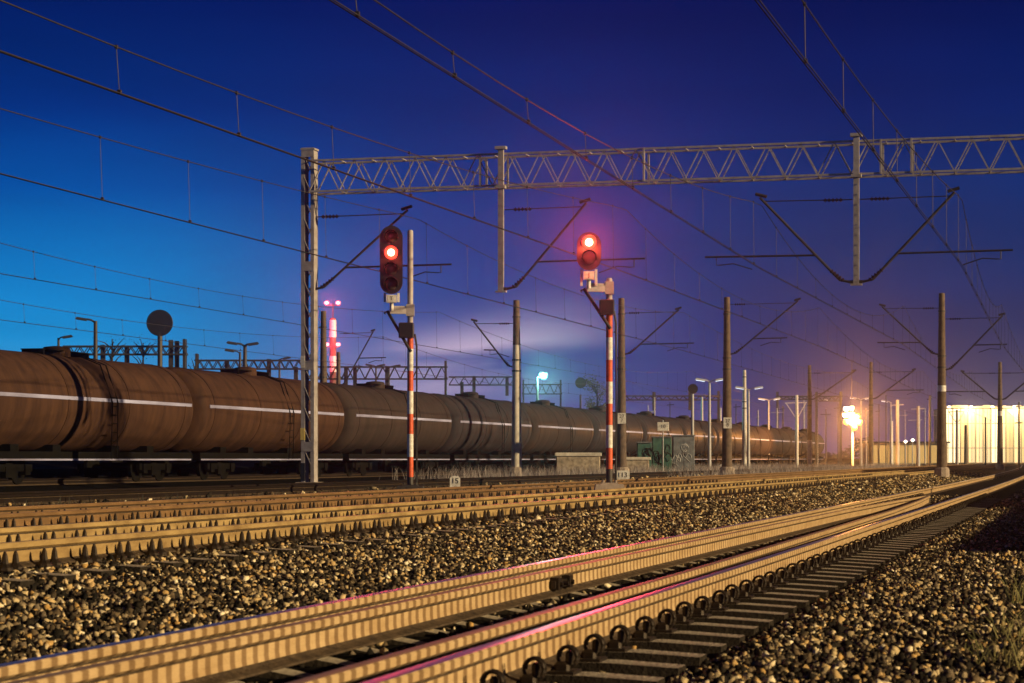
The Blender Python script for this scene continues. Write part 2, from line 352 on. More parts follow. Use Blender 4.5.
# sleepers: one of each kind with its fastenings, then copies
def sleeper(kind, label, group, wide):
    o = empty('sleeper', (0, 0, 0), label, 'sleeper', group)
    b = MB(); L = 2.6; prof = [(-1.3, .098), (-.98, .115), (-.55, .115), (-.3, .07), (.3, .07), (.55, .115), (.98, .115), (1.3, .098)]
    vs = []; fs = []
    for y, z in prof:
        w = .13 if abs(y) > .4 else .11
        vs += [(-w, y, -.1), (-w * .72, y, z - .125), (w * .72, y, z - .125), (w, y, -.1)]
    for i in range(len(prof) - 1):
        q = i * 4; fs += [(q + j, q + 4 + j, q + 5 + j, q + 1 + j) for j in range(3)]
    fs += [(0, 1, 2, 3), tuple(len(vs) - 1 - i for i in range(4))]
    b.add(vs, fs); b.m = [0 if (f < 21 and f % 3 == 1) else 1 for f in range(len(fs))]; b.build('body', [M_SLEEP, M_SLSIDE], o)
    for y in (-.75, .75):
        p = MB().box((0, y, -.004), (.17, .36, .016))
        p.build('base_plate', M_CLIP, o)
        for sg in (-1, 1):
            c = MB(); yy = y + sg * .125
            if kind == 'ring':
                hp = []
                for q in range(27):
                    a = 2 * math.pi * 1.6 * q / 26 - .6; hp.append((-.026 + .052 * q / 26, yy + sg * (.012 + math.cos(a) * .044), .062 + math.sin(a) * .046))
                c.tube(hp, .0085, 7)
                c.bev((0, yy - sg * .01, .02), (.075, .07, .045), .012); c.lathe([(.02, 0), (.02, .05), (.012, .06)], (.0, yy + sg * .02, .03), 'Z', 6)
            else:
                for dx in (-.075, .075):
                    c.lathe([(.06, 0), (.052, .02), (.026, .045), (.018, .1), (.008, .125)], (dx + .01 * sg, yy, .0), 'Z', 8)
                c.bev((0, yy - sg * .04, .02), (.13, .05, .035), .01)
            c.build('rail_clip', M_CLIP, o)
    return o
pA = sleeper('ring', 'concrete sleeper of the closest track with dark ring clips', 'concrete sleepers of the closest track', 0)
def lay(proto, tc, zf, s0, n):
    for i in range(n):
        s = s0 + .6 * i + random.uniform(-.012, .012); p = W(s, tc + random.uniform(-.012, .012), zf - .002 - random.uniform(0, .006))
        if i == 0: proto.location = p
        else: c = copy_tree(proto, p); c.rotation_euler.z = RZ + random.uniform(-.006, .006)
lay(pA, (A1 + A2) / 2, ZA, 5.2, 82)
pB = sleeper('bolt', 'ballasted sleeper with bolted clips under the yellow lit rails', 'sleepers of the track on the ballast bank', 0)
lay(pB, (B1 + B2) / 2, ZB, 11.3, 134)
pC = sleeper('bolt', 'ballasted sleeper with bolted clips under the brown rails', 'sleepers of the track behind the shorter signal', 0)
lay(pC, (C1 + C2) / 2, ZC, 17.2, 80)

# ------------------------------------------------------------------ overhead line fittings (local: x along, y across to the left, z absolute)
def insulator(b, p, q, r=.05, n=5):
    p, q = Vector(p), Vector(q)
    for i in range(n):
        a = p.lerp(q, (i + .1) / n); c = p.lerp(q, (i + .9) / n); b.tube([a, (a + c) / 2, c], r * .55, 8); 
        m = p.lerp(q, (i + .5) / n); d = (q - p).normalized() * .012; b.tube([m - d, m + d], r, 10)
def cantilever(root, y0, sg, reach=2.4, reg=3.9, zl=5.7, zh=7.75, zr=6.33, z0=0, tube=.035, m=None):
    """sg = -1 reaches to the right of the picture; z values are absolute, z0 is the height of the root"""
    m = m or M_STEELD
    z = lambda a: a - z0
    low = Vector((0, y0 + sg * .16, z(zl))); k0 = Vector((0, y0 + sg * .42, z(zl + .05))); tip = Vector((0, y0 + sg * (reach + .1), z(zh + .12)))
    b = MB(); b.tube([low, k0, tip], tube)
    u = (zr - zl - .05) / (zh - zl + .07); on = k0.lerp(tip, u)
    b.tube([on, (0, y0 + sg * reg, z(zr + .02))], tube * .75)
    b.tube([(0, y0 + sg * .1, z(zh)), (0, y0 + sg * (reach - .02), z(zh + .02))], tube * .45, 6)
    b.tube([tip + Vector((0, -sg * .18, .02)), tip + Vector((0, sg * .12, .1))], tube * 1.25)
    e = y0 + sg * (reg - .3)
    b.tube([(0, e, z(zr)), (0, e, z(zr - .2)), (0, e - sg * .12, z(zr - .2)), (0, e - sg * .45, z(zr - .17)), (0, e - sg * .95, z(zr - .33))], tube * .5, 6)
    b.tube([(0, y0, z(zl)), low], tube * 1.3)
    a = b.build('cantilever', m, root)
    for p0, p1, ri in ((k0 + Vector((0, -sg * .1, -.02)), k0.lerp(tip, .12), .06), ((0, y0 + sg * .35, z(zh)), (0, y0 + sg * .85, z(zh)), .055)):
        i = MB(); insulator(i, p0, p1, ri); i.build('insulator', M_INS, a)
    return a
HW = {}  # contact / messenger support points per track: s -> (t, zc, zm)

def lattice(b, y0, y1, z0, z1, x0, x1, per, ch=.07, br=.045, phase=0):
    """box girder along y between heights z0 and z1 (may slope: pairs), two faces x0 and x1"""
    n = max(2, int(round(abs(y1 - y0) / per)))
    for x in (x0, x1):
        for z in (z0, z1): b.bar((x, y0, z), (x, y1, z), ch, ch)
        e = .008 if x == x0 else -.008
        for i in range(n):
            a = y0 + (y1 - y0) * i / n; c = y0 + (y1 - y0) * (i + 1) / n; m = (a + c) / 2
            b.bar((x + e, a, z0), (x + e, m, z1), br, br); b.bar((x + e, m, z1), (x + e, c, z0), br, br)
    for i in range(n + 1):
        a = y0 + (y1 - y0) * i / n
        for z in (z0, z1): b.bar((x0, a, z), (x1, min(a + .01, max(y0, y1)), z), br * .8, br * .8)

# ------------------------------------------------------------------ the big gantry
SG = 57.7
zg = .18
G = empty('signal_gantry', W(SG, 20.7, zg), 'long grey lattice gantry spanning the tracks with arms hanging from it', 'gantry')
z = lambda a: a - zg
b = MB()   # post: two channels laced together
for sy, w in ((.135, .10), (-.135, .09)):
    b.box((0, sy, 4.75), (.30, w, 9.3)); 
    for sx in (-.151, .151): b.box((sx, sy * 1.02, 4.75), (.02, w + .012, 9.28))
for i in range(15):
    zz = .7 + i * .58
    if i % 1 == 0: b.bar((-.14, -.1, zz), (-.14, .1, zz + .42), .05, .015)
    b.bar((.14, .1, zz), (.14, -.1, zz + .42), .05, .015)
for zz in (1.2, 3.45, 6.2, 9.35): b.box((-.163, 0, zz), (.016, .36, .26))
b.box((0, 0, 9.44), (.36, .42, .05))
post = b.build('post', M_STEEL, G)
MB().box((-.170, .1377, 3.55), (.018, .125, .33)).build('white_band', M_WHITE, post)
MB().box((-.170, .1377, 1.55), (.018, .125, .33)).build('yellow_plate', M_YEL, post)
MB().box((-.170, .1377, .5), (.018, .125, .5)).build('dark_foot_paint', M_BLACK, post)
MB().box((0, 0, .04), (.75, .75, .36), taper=.8).build('foundation', M_FOUND, G)
b = MB(); yR = 20.7 + 6.5
lattice(b, -.1, -yR, z(8.42), z(9.27), -.32, .32, .88, .055, .028)
for yy in (-5.0, -5.6, -15.72, -16.5, -9.5, -21.5):
    for x in (-.335, .335): b.bar((x, yy, z(8.4)), (x, yy, z(9.3)), .07, .05)
beam = b.build('beam', M_STEEL, G)
MB().box((0, -yR, 4.75), (.36, .4, 9.4)).build('far_post', M_STEEL, G)
for tdrop, arms in ((15.1, (-1,)), (5.6, (-1, 1))):
    b = MB(); y = tdrop - 20.7
    zb = 5.55
    b.box((-.40, y, z((9.4 + zb) / 2)), (.09, .15, 9.4 - zb)); b.box((-.40, y, z(9.42)), (.2, .3, .08)); b.box((-.40, y, z(8.36)), (.2, .26, .08))
    b.box((-.40, y, z(zb)), (.14, .3, .05))
    for k in range(10): b.lathe([(.018, 0), (.018, .03)], (-.46, y - .04, z(5.8 + k * .26)), 'X', 6)
    d = b.build('drop_post', M_STEEL, G)
    for sg in arms:
        c = cantilever(G, y, sg, 2.25 if tdrop > 10 else 2.4, 3.95, zl=5.62, z0=zg); c.location.x = -.40
c = cantilever(G, 0, -1, 2.75, 4.1, z0=zg, zl=5.75)

# ------------------------------------------------------------------ colour light signals
def racetrack(w, h, n=12):
    r = w / 2; o = []
    for i in range(n + 1): a = math.pi * i / n; o.append((math.cos(a) * r, h / 2 - r + math.sin(a) * r))
    for i in range(n + 1): a = math.pi + math.pi * i / n; o.append((math.cos(a) * r, -h / 2 + r + math.sin(a) * r))
    return o
def signal(px, Z, ybase, bands, ytop, box, head, lens_y, lamps, label, watts):
    k = Z / F
    base = pix(px, ybase, Z); zb = base.z
    s = empty('railway_signal', base, label, 'signal', 'railway signals', rz=0)   # local: x right, y away from camera
    L = lambda x, y, d=0: Vector(((x - px) * k, d, (ybase - y) * k))
    r = .068
    mst = MB().lathe([(r * .95, L(0, box[3]).z), (r * .95, L(0, ytop).z - .03), (r * .7, L(0, ytop).z)], n=14).build('upper_mast', M_STEEL, s, True)
    for y0, y1, c in bands:
        MB().lathe([(r, L(0, y1).z), (r, L(0, y0).z)], n=14).build({'o': 'orange_band', 'w': 'white_band', 'g': 'mast_foot'}[c], {'o': M_ORANGE, 'w': M_WHITE, 'g': M_STEELD}[c], s, True)
    f = MB(); f.box((0, 0, -.05), (.62, .62, .14), taper=.92); f.box((0, 0, .035), (.34, .34, .03))
    for a in (-1, 1):
        for c in (-1, 1): f.lathe([(.025, .05), (.025, .10)], (a * .13, c * .13, 0), 'Z', 6)
    f.build('foundation', M_FOUND if Z < 47 else M_STEELD, s)
    x0, x1, y0, y1 = box
    q = MB(); q.bev(((x0 + x1) / 2 * k - px * k, -.05, ((ybase - y0) + (ybase - y1)) / 2 * k), ((x1 - x0) * k, .32, (y1 - y0) * k), .02)
    q.build('relay_box', M_BLACK, s)
    hx, hy0, hy1, hw = head; hc = L(hx, (hy0 + hy1) / 2); hh = (hy1 - hy0) * k; ww = hw * k
    o = racetrack(ww, hh)
    hd = MB().prism([(hc.x + a, hc.z + c) for a, c in o], -.30, -.26, 'Y')
    o2 = racetrack(ww * .72, hh * .86); hd.prism([(hc.x + a, hc.z + c) for a, c in o2], -.258, -.05, 'Y')
    hd = hd.build('signal_head', M_BLACK, s)
    for i, ly in enumerate(lamps):
        p = L(hx, ly); lit = abs(ly - lens_y) < .5
        h = MB(); n = 14; rr = .158; pts = []
        for j in range(n + 1):
            a = R(-25) + R(230) * j / n; pts.append((math.cos(a) * rr, math.sin(a) * rr))
        for j in range(n):
            (a0, c0), (a1, c1) = pts[j], pts[j + 1]; d0 = .30 + (.16 if c0 > -.03 else .05); d1 = .30 + (.16 if c1 > -.03 else .05)
            h.add([(p.x + a0, -.302, p.z + c0), (p.x + a1, -.302, p.z + c1), (p.x + a1, -d1, p.z + c1), (p.x + a0, -d0, p.z + c0),
                   (p.x + a0 * .94, -.302, p.z + c0 * .94), (p.x + a1 * .94, -.302, p.z + c1 * .94), (p.x + a1 * .94, -d1, p.z + c1 * .94), (p.x + a0 * .94, -d0, p.z + c0 * .94)],
                  [(0, 1, 2, 3), (7, 6, 5, 4), (3, 2, 6, 7)])
        h.build('hood', M_BLACK, hd)
        ln = MB().lathe([(.145, -.303), (.145, -.315), (.12, -.35), (.05, -.375)], (p.x, 0, p.z), 'Y', 16).build('lens', M_RED if lit else M_DULLGLASS, hd, True)
        if lit:
            MB().lathe([(.085, -.356), (.08, -.380), (.03, -.392)], (p.x, 0, p.z), 'Y', 12).build('lens_core', M_REDW, ln, True)
            ld = bpy.data.lights.new('signal_lamp', 'SPOT'); ld.color = (1, .06, .09); ld.energy = watts; ld.shadow_soft_size = .06; ld.spot_size = R(56); ld.spot_blend = 1
            lo = bpy.data.objects.new('signal_lamp', ld); col.objects.link(lo); lo.parent = s; lo.location = (p.x, -.42, p.z); point('lens_glow', (p.x, -.50, p.z), (1, .10, .03), 150 if Z < 47 else 14, s, .12); lo.rotation_euler = (R(-84), 0, R(-4))
    # bracket under the head
    q = MB(); zt = L(0, hy1).z; zm = zt - .36
    for a in (-1, 1): q.box((hc.x + a * .15, -.16, zt - (.07 if Z > 47 else .14)), (.05, .08, .2 if Z > 47 else .34))
    q.box((hc.x, -.2, zt - .10), (.22, .16, .17)); q.tube([(hc.x, -.16, zt - .02), (hc.x, -.16, zm)], .045)
    q.build('head_bracket', M_WHITE, s)
    q = MB(); q.bar((hc.x - .04, -.14, zm), (.0, -.02, zm), .09, .13); q.bar((hc.x - .02, -.14, zm + .09), (.0, -.02, zm + .09), .05, .04); q.box((0, 0, zm + .02), (.18, .18, .26))
    q.build('bracket_arm', M_STEEL, s)
    MB().box((hc.x, -.284, zt - .10), (.15, .004, .13)).build('number_plate', M_WHITE, s)
    text('J' if Z < 47 else 'T', .12, (hc.x, -.2885, zt - .10), (R(90), 0, 0), M_BLACK, s)
    MB().tube([(hc.x - .16, -.12, zt - .42), (hc.x - .1, -.1, zm), (.02, -.1, L(0, box[3] + 14).z)], .035).build('cable_conduit', M_BLACK, s, True)
    MB().tube([(.1, .02, L(0, box[3] - 4).z), (.14, .02, L(0, box[3] + 8).z), (.14, .02, .1)], .022).build('mast_cable', M_BLACK, s, True)
    return s
signal(410.3, 48.8, 487, [(338, 349, 'o'), (349, 371, 'w'), (371, 391, 'o'), (391, 414, 'w'), (414, 434, 'o'), (434, 457, 'w'), (457, 477, 'o'), (477, 487, 'g')], 230,
       (399, 414, 323, 338), (392, 227, 295, 22.5), 254, (238, 254, 270, 285), 'taller signal with long oval head, red light above three dark lamps, on striped mast', 200)
signal(609.3, 45.3, 485, [(315, 337.5, 'o'), (337.5, 360, 'w'), (360, 381.7, 'o'), (381.7, 403.7, 'w'), (403.7, 425, 'o'), (425, 448, 'w'), (448, 469, 'o'), (469, 485, 'g')], 278,
       (599, 614, 300, 315), (588.5, 233.5, 271.5, 24), 244, (244, 259), 'signal with short oval head glowing red, on striped mast with foundation between tracks', 1300)

# ------------------------------------------------------------------ catenary poles
def pole(px, ytop, Z, label, m_low, m_up, ysplit=None, r=.19, arms=(), white=None, foot=True, plate=None, group='catenary poles', ang=RZ):
    p = pix(px, HY, Z); s, t = st(p); g0 = gz(t) - .02; H = CAMZ + (HY - ytop) / F * Z - g0
    o = empty('catenary_pole', (p.x, p.y, g0), label, 'catenary pole', group)
    zs = H * .5 if ysplit is None else CAMZ + (HY - ysplit) / F * Z - g0
    ra = lambda h: r * (1 - .42 * h / H)
    MB().lathe([(ra(0), -.2), (ra(zs), zs)], n=12).build('lower_shaft', m_low, o, True)
    MB().lathe([(ra(zs) * .985, zs), (ra(H) * .985, H - .02), (ra(H) * .7, H)], n=12).build('upper_shaft', m_up, o, True)
    if foot: MB().lathe([(r * 1.55, -.1), (r * 1.45, .42), (r * 1.1, .5)], n=10).build('foundation', M_FOUND, o)
    if white:
        za, zb = [CAMZ + (HY - y) / F * Z - g0 for y in white]
        MB().lathe([(ra(za) + .006, zb), (ra(za) + .006, za)], n=12).build('white_band', M_WHITE, o, True)
    for zz in (5.72 - g0, 7.75 - g0, 5.2 - g0): MB().lathe([(ra(zz) + .03, zz - .04), (ra(zz) + .03, zz + .04)], n=12).build('clamp_band', M_STEELD, o)
    for sg, kw in arms: cantilever(o, 0, sg, z0=g0, **kw)
    if plate:
        y, txt, w, h = plate; zz = CAMZ + (HY - y) / F * Z - g0
        yaw = -RZ
        h_ = MB(); rot = Matrix.Rotation(-RZ, 3, 'Z')
        q = rot @ Vector((0, -(r + .03), 0)); h_.box((q.x, q.y, zz), (w, .02, h), rot); pl = h_.build('number_plate', M_WHITE, o)
        q2 = rot @ Vector((0, -(r + .045), 0)); text(txt, h * .44, (q2.x, q2.y, zz), (R(90), 0, -RZ), M_BLACK, pl)
    return o
K = dict(tube=.04)
pole(941.8, 293, 100, 'tall brown pole with an arm on each side and one white ring round its shaft', M_CONCB, M_CONCB, arms=((-1, dict(reach=2.6, reg=2.9, zl=5.1, zh=7.4, zr=6.2, **K)), (1, dict(reach=2.6, reg=2.9, zl=5.8, zh=7.9, zr=6.35, **K))), white=(385.5, 391.5), r=.24)
pole(1000, 362, 172, 'dark two-armed pole in front of the floodlit hall', M_CONCB, M_CONCB, arms=((-1, dict(reach=2.8, reg=3.2, tube=.06)), (1, dict(reach=2.8, reg=4.2, tube=.06))), white=(411, 416), r=.24)
pole(727, 297, 102, 'brown pole with a number plate and right-hand arm, beside the pale bare post', M_CONCB, M_CONCB, arms=((-1, dict(reach=3.2, reg=2.8, zl=5.9, zh=8.2, zr=6.6, **K)),), plate=(423, '27\n8', .38, .5), r=.25)
pole(621.5, 298, 102, 'brown pole with a number plate, directly behind the shorter signal mast', M_CONCB, M_CONCB, arms=((-1, dict(reach=2.6, reg=3.4, zl=5.9, zh=7.8, zr=6.35, **K)),), plate=(418.5, '27\n7', .38, .5), r=.25)
pole(516.5, 300, 104, 'pole with pale lower half and brown top, arm reaching left over the train', M_CONC, M_CONCB, ysplit=345, arms=((1, dict(reach=2.0, reg=1.6, zl=5.4, zh=7.45, zr=6.2, **K)),), r=.27)
pole(871, 362, 170, 'slim dark pole with a right-hand arm just right of the glowing orange lamp', M_CONCB, M_CONCB, arms=((-1, dict(reach=3.2, reg=4.0, tube=.055)),), r=.21)
pole(809.5, 365, 172, 'grey-brown pole with a slanting arm left of the glowing orange lamp', M_CONC, M_CONCB, ysplit=440, arms=((-1, dict(reach=3.4, reg=1.5, tube=.06)),), r=.22)
pole(744.5, 370, 180, 'pale bare concrete post without arms beside the brown numbered pole', M_WHITE, M_CONC, ysplit=400, r=.23, foot=False)
pole(323.5, 311, 112, 'dark pole behind the train beside the gantry post', M_CONCB, M_CONCB, foot=False, r=.24)
o = pole(338.5, 352, 150, 'low dark pole with slanting arm reaching right, behind the train below the red beacons', M_CONCB, M_CONCB, foot=False, r=.22, arms=((-1, dict(reach=2.4, reg=3.4, zl=6.1, zh=9.6, zr=7.9, tube=.05)),))

# ------------------------------------------------------------------ overhead wires
def ohl(tc, sup, gap, label, s0=-14, s1=330, zc=6.04, rw=.011, droppers=True):
    o = empty('overhead_line', W(0, 0, 0), label, 'overhead wire', 'overhead lines')
    def tcon(s): return float(np.interp(s, [a for a, _ in sup], [b for _, b in sup]))
    ks = [a for a, _ in sup]
    def zmess(s):
        for a, c in zip(ks, ks[1:]):
            if a <= s <= c:
                u = (s - a) / (c - a); return zc + 1.72 - (1.72 - gap) * 4 * u * (1 - u)
        return zc + 1.7
    S = np.arange(ks[0], ks[-1] + .1, 2.0)
    c = MB()
    for d in (-.022, .022): c.tube([(s, tcon(s) + d, zc) for s in S], rw * .85, 5)
    c.build('contact_wire', M_WIRE, o, True)
    MB().tube([(s, tcon(s), zmess(s)) for s in S], rw, 5).build('messenger_wire', M_WIRE, o, True)
    n = 0
    for s in np.arange(ks[0] + 3, 190, 4.1):
        if s < 10: continue
        zt = zmess(s)
        if zt - zc < .1: continue
        d = MB().tube([(s, tcon(s), zt), (s + .1, tcon(s), zc)], .006, 4)
        d.box((s + .1, tcon(s), zc + .02), (.05, .05, .06)); d.box((s, tcon(s), zt), (.05, .035, .05))
        d.build('dropper', M_WIRE, o)
    return o
ohl(0, [(-4, 3.78), (57.7, 2.95), (98, 3.3), (170, 2.9), (240, 3.5), (330, 5)], .72, 'wire pair crossing the gantry top at the upper right of the photo')
ohl(0, [(-4, 7.75), (57.7, 8.15), (98, 7.5), (170, 8), (240, 7.5), (330, 8)], .30, 'thick wire pair slanting from the top centre of the photo across the gantry beam', zc=6.06)
ohl(0, [(-4, 13.7), (57.7, 11.8), (98, 11.2), (170, 11.6), (240, 11.1), (330, 11.3)], .62, 'uppermost wire pair in the left corner of the photo, passing over the gantry post')
ohl(0, [(-10, 18.4), (57.7, 17.6), (98, 17.3), (170, 17.7), (240, 17.3), (330, 17.5)], 1.05, 'wire pair meeting the gantry post below its beam, second highest on the left', zc=5.92)
ohl(0, [(-10, 29.9), (40, 29.6), (100, 29.4), (172, 29.7), (240, 29.3), (330, 29.5)], .65, 'wire pair strung above the tank train, its lower wire with short droppers', zc=6.28)
ohl(0, [(-10, 36.5), (45, 36.2), (112, 36.0), (180, 36.4), (240, 36), (330, 36)], .6, 'lowest wire pair, beyond the train, passing the round disc signal', zc=5.85)

# ------------------------------------------------------------------ tank train
def tank_wagon():
    o = empty('tank_wagon', (0, 0, 0), 'x', 'tank wagon', 'tank wagons of the train')
    Lh, r, zc = 7.42, 1.45, 2.36
    prof = [(.25, -Lh), (.9, -Lh + .05), (1.22, -Lh + .13), (1.39, -Lh + .26), (r, -Lh + .46)] + [(r, x) for x in np.linspace(-6.4, 6.4, 9)] + [(r, Lh - .46), (1.39, Lh - .26), (1.22, Lh - .13), (.9, Lh - .05), (.25, Lh)]
    tk = MB().lathe(prof, (0, 0, zc), 'X', 40).build('tank', M_TANK, o, True)
    for x in (-6.4, -2.1, 2.1, 6.4): MB().lathe([(r + .004, x - .05), (r + .016, x - .05), (r + .016, x + .05), (r + .004, x + .05)], (0, 0, zc), 'X', 40).build('tank_band', M_TANK, tk, True)
    b = MB(); b.prism([(-r - .012, zc + .16), (-r + .002, zc + .17), (-r + .002, zc + .06), (-r - .012, zc + .07)], -6.9, 6.9); b.build('light_streak', M_TANKS, tk)  # streak of light along the train, drawn as a pale stripe
    b = MB(); b.lathe([(.42, 0), (.42, .24), (.36, .3), (.1, .33)], (0, 0, zc + r - .05), 'Z', 16); b.build('manhole', M_TANK, tk, True)
    b = MB()
    for sy in (-1, 1): b.box((0, sy * 1.22, .80), (14.6, .10, .26)); 
    for x in (-7.2, -4.6, 0, 4.6, 7.2): b.box((x, 0, .80), (.2, 2.36, .2))
    for x in (-4.6, 4.6, -2, 2): b.box((x, 0, .98), (.5, 2.0, .3))
    b.build('frame', M_UND, o)
    b = MB(); b.box((0, -1.276, .70), (14.5, .012, .05)); b.build('frame_stripe', M_TANKS, o)
    for x in (-4.9, 4.9):
        g = MB()
        for sy in (-1, 1):
            g.box((x, sy * 1.0, .47), (2.5, .12, .2)); g.box((x, sy * 1.0, .35), (.7, .16, .3))
            for dx in (-.9, .9): g.box((x + dx, sy * 1.0, .42), (.3, .22, .3))
        g.box((x, 0, .5), (.4, 2, .22)); bg = g.build('bogie', M_UND, o)
        for dx in (-.9, .9):
            w = MB(); w.tube([(x + dx, -.8, .46), (x + dx, .8, .46)], .08)
            for sy in (-1, 1): w.lathe([(.46, sy * .68), (.46, sy * .8)], (x + dx, 0, .46), 'Y', 20)
            w.build('wheelset', M_UND, bg)
    l = MB()
    for dx in (-.2, .2): l.tube([(.9 + dx, -1.46, .75), (.9 + dx, -1.50, 2.4), (.9 + dx, -1.1, 3.55), (.9 + dx, -.5, 3.78)], .022, 6)
    for k in range(7): l.tube([(.7, -1.465 - k * .003, 1.0 + k * .26), (1.1, -1.465 - k * .003, 1.0 + k * .26)], .015, 6)
    l.build('ladder', M_UND, o)
    w = MB(); w.box((0, 0, zc + r + .12), (3.2, .7, .03))
    for x in (-1.5, 1.5): w.box((x, 0, zc + r + .03), (.06, .7, .2))
    w.build('walkway', M_UND, o)
    for x in (-1, 1):
        for sy in (-.88, .88):
            MB().lathe([(.1, 0), (.1, .3), (.26, .31), (.26, .36)], (0, 0, 0), 'X', 14).build('buffer', M_UND, o, loc=(7.3, sy, .78) if x > 0 else (-7.3, sy, .78)).rotation_euler.z = 0 if x > 0 else math.pi
    return o
recol = {}
def recolour(o, m):             # farther wagons greyed in colour to stand for haze
    for c in o.children_recursive:
        if c.type == 'MESH' and c.data.materials and c.data.materials[0] in (M_TANK,):
            k = (c.data.name, m.name)
            if k not in recol: recol[k] = c.data.copy(); recol[k].materials[0] = m
            c.data = recol[k]
tw = tank_wagon(); SP = 15.35
labs = ['brown tank wagon at the left edge of the photo, below the round disc signal', 'brown tank wagon crossed by the gantry post', 'brown tank wagon passing behind the taller striped signal mast',
        'tank wagon behind the pole with pale lower half', 'tank wagon below the teal lamp', 'tank wagon behind the shorter striped signal mast', 'tank wagon seen above the graffiti cabinets']
for i in range(13):
    loc = W(60.2 + SP * i, 29.6, ZD + .172 - .14)
    lab = labs[i] if i < len(labs) else 'far tank wagon toward the tail of the train, receding to the right'
    if i == 0: o = tw; o.location = loc; o['label'] = lab
    else: o = copy_tree(tw, loc, lab)
    if i in (2, 4): recolour(o, M_TANKG)
    elif i in (3,) or i > 4: recolour(o, M_TANKV)

# ------------------------------------------------------------------ signs and cabinets by the tracks
def marker(px, yt, yb, Z, w, txt, label):
    p = pix(px, yb, Z); k = Z / F; h = (yb - yt) * k
    o = empty('number_marker', (p.x, p.y, p.z - .35), label, 'marker', 'track number markers', rz=0)
    out = [(-w / 2, 0), (w / 2, 0), (w / 2, h + .35 - .05), (w / 2 - .05, h + .35), (-w / 2 + .05, h + .35), (-w / 2, h + .35 - .05)]
    MB().prism(out, -.05, .05, 'Y').build('block', M_WHITE, o)
    text(txt, h * .72, (0, -.054, .35 + h * .52), (R(90), 0, 0), M_BLACK, o)
marker(455, 476, 486.5, 51.7, .24, '15', 'small white marker stone numbered 15 behind the brown rails')
marker(622.3, 470.5, 480, 70, .46, '113', 'wide white marker stone at the foot of the brown numbered pole')
def cabinet(x0, x1, yt, Z, m, label, deep=.8, tags=None):
    k = Z / F; p = pix((x0 + x1) / 2, HY, Z); s, t = st(p); g0 = gz(t); h = CAMZ + (HY - yt) * k - g0; w = (x1 - x0) * k
    o = empty('relay_cabinet', (p.x, p.y, g0), label, 'cabinet', 'trackside relay cabinets', rz=0)
    MB().bev((0, 0, h / 2), (w, deep, h), .03).build('body', m, o)
    MB().box((0, -.01, h + .03), (w + .1, deep + .12, .06)).build('roof', M_GREY, o)
    for sx in (-1, 1): 
        d = MB().box((sx * w * .245, -deep / 2 - .006, h * .48), (w * .46, .014, h * .86)).build('door', m, o)
        MB().box((sx * w * .06, -deep / 2 - .03, h * .5), (.03, .03, .16)).build('handle', M_STEELD, d)
    b = MB(); rnd = random.Random(int(x0))
    for j in range(7):   # sprayed loops
        cx, cz = rnd.uniform(-.42, .42) * w, rnd.uniform(.25, .75) * h
        pts = [(cx + math.cos(a) * rnd.uniform(.1, .22), -deep / 2 - .02, cz + math.sin(a) * rnd.uniform(.15, .32)) for a in np.linspace(0, 5, 9)]
        b.tube(pts, .022, 5)
    b.build('graffiti', tags or M_BLACK, o)
cabinet(637, 651, 443, 128, M_GREEN, 'dull green graffiti cabinet, narrowest one, nearest the brown numbered pole', tags=M_UND)
cabinet(652, 671, 437.5, 130, M_GREEN, 'green graffiti-covered cabinet in the middle of the three in dry grass', tags=M_UND)
cabinet(672.5, 694, 436, 132, M_GREY, 'pale grey cabinet with dark scribbles beside the green cabinets', tags=M_PALE)
# low concrete troughs
def trough(x0, x1, yt, Z, label):
    k = Z / F; p = pix((x0 + x1) / 2, HY, Z); s, t = st(p); g0 = gz(t); h = CAMZ + (HY - yt) * k - g0; w = (x1 - x0) * k
    o = empty('concrete_barrier', (p.x, p.y, g0), label, 'barrier', rz=0)
    MB().bev((0, 0, h * .42), (w, .5, h * .84), .05).build('block', M_SLEEP, o); MB().bev((0, 0, h * .92), (w + .15, .62, h * .15), .03).build('cap', M_CONC, o)
trough(556, 600, 452.5, 120, 'long low white concrete block left of the shorter signal mast')
trough(624, 649, 457, 122, 'short low white concrete block right of the brown numbered pole')
# white notice board on a thin post
p = pix(663, HY, 126); o = empty('notice_board', (p.x, p.y, .18), 'white notice board on a post above the graffiti cabinets', 'sign', rz=0)
MB().tube([(0, .04, 0), (0, .04, 3.1)], .035).build('post', M_PALE, o)
h = MB().bev((0, 0, 0), (.66, .05, .5), .02).build('board', M_WHITE, o, loc=(0, -.02, 2.72)); text('10', .3, (0, -.03, 0), (R(90), 0, 0), M_STEELD, h)

# ------------------------------------------------------------------ lamp posts and masts in the yard
def lamppost(px, ytop, Z, heads, label, m=M_PALE, r=.085, face=None, group='yard lamp posts', tilt=.12):
    """heads: horizontal reach in px to each lamp head"""
    k = Z / F; p = pix(px, HY, Z); s, t = st(p); g0 = gz(t); H = CAMZ + (HY - ytop) * k - g0
    o = empty('lamp_post', (p.x, p.y, g0), label, 'lamp post', group, rz=0)
    MB().lathe([(r * 1.5, 0), (r * 1.35, H * .25), (r * .8, H)], n=10).build('shaft', m, o, True)
    for hx in heads:
        x = hx * k; sg = 1 if x > 0 else -1
        MB().tube([(0, 0, H - .1), (x * .5, -.05, H + abs(x) * tilt), (x, -.1, H + abs(x) * tilt * 1.6)], r * .5, 6).build('arm', m, o)
        rot = Matrix.Rotation(-sg * .16, 3, 'Y'); l = MB(); c = Vector((x + sg * .3, -.1, H + abs(x) * tilt * 1.6 + .03)); l.box(c, (.72, .3, .14), rot, .75)
        hd = l.build('lamp_head', m, o); l = MB(); l.box(c + Vector((0, 0, -.085)), (.6, .24, .03), rot); l.build('glass', face or M_DULLGLASS, hd)
    return o
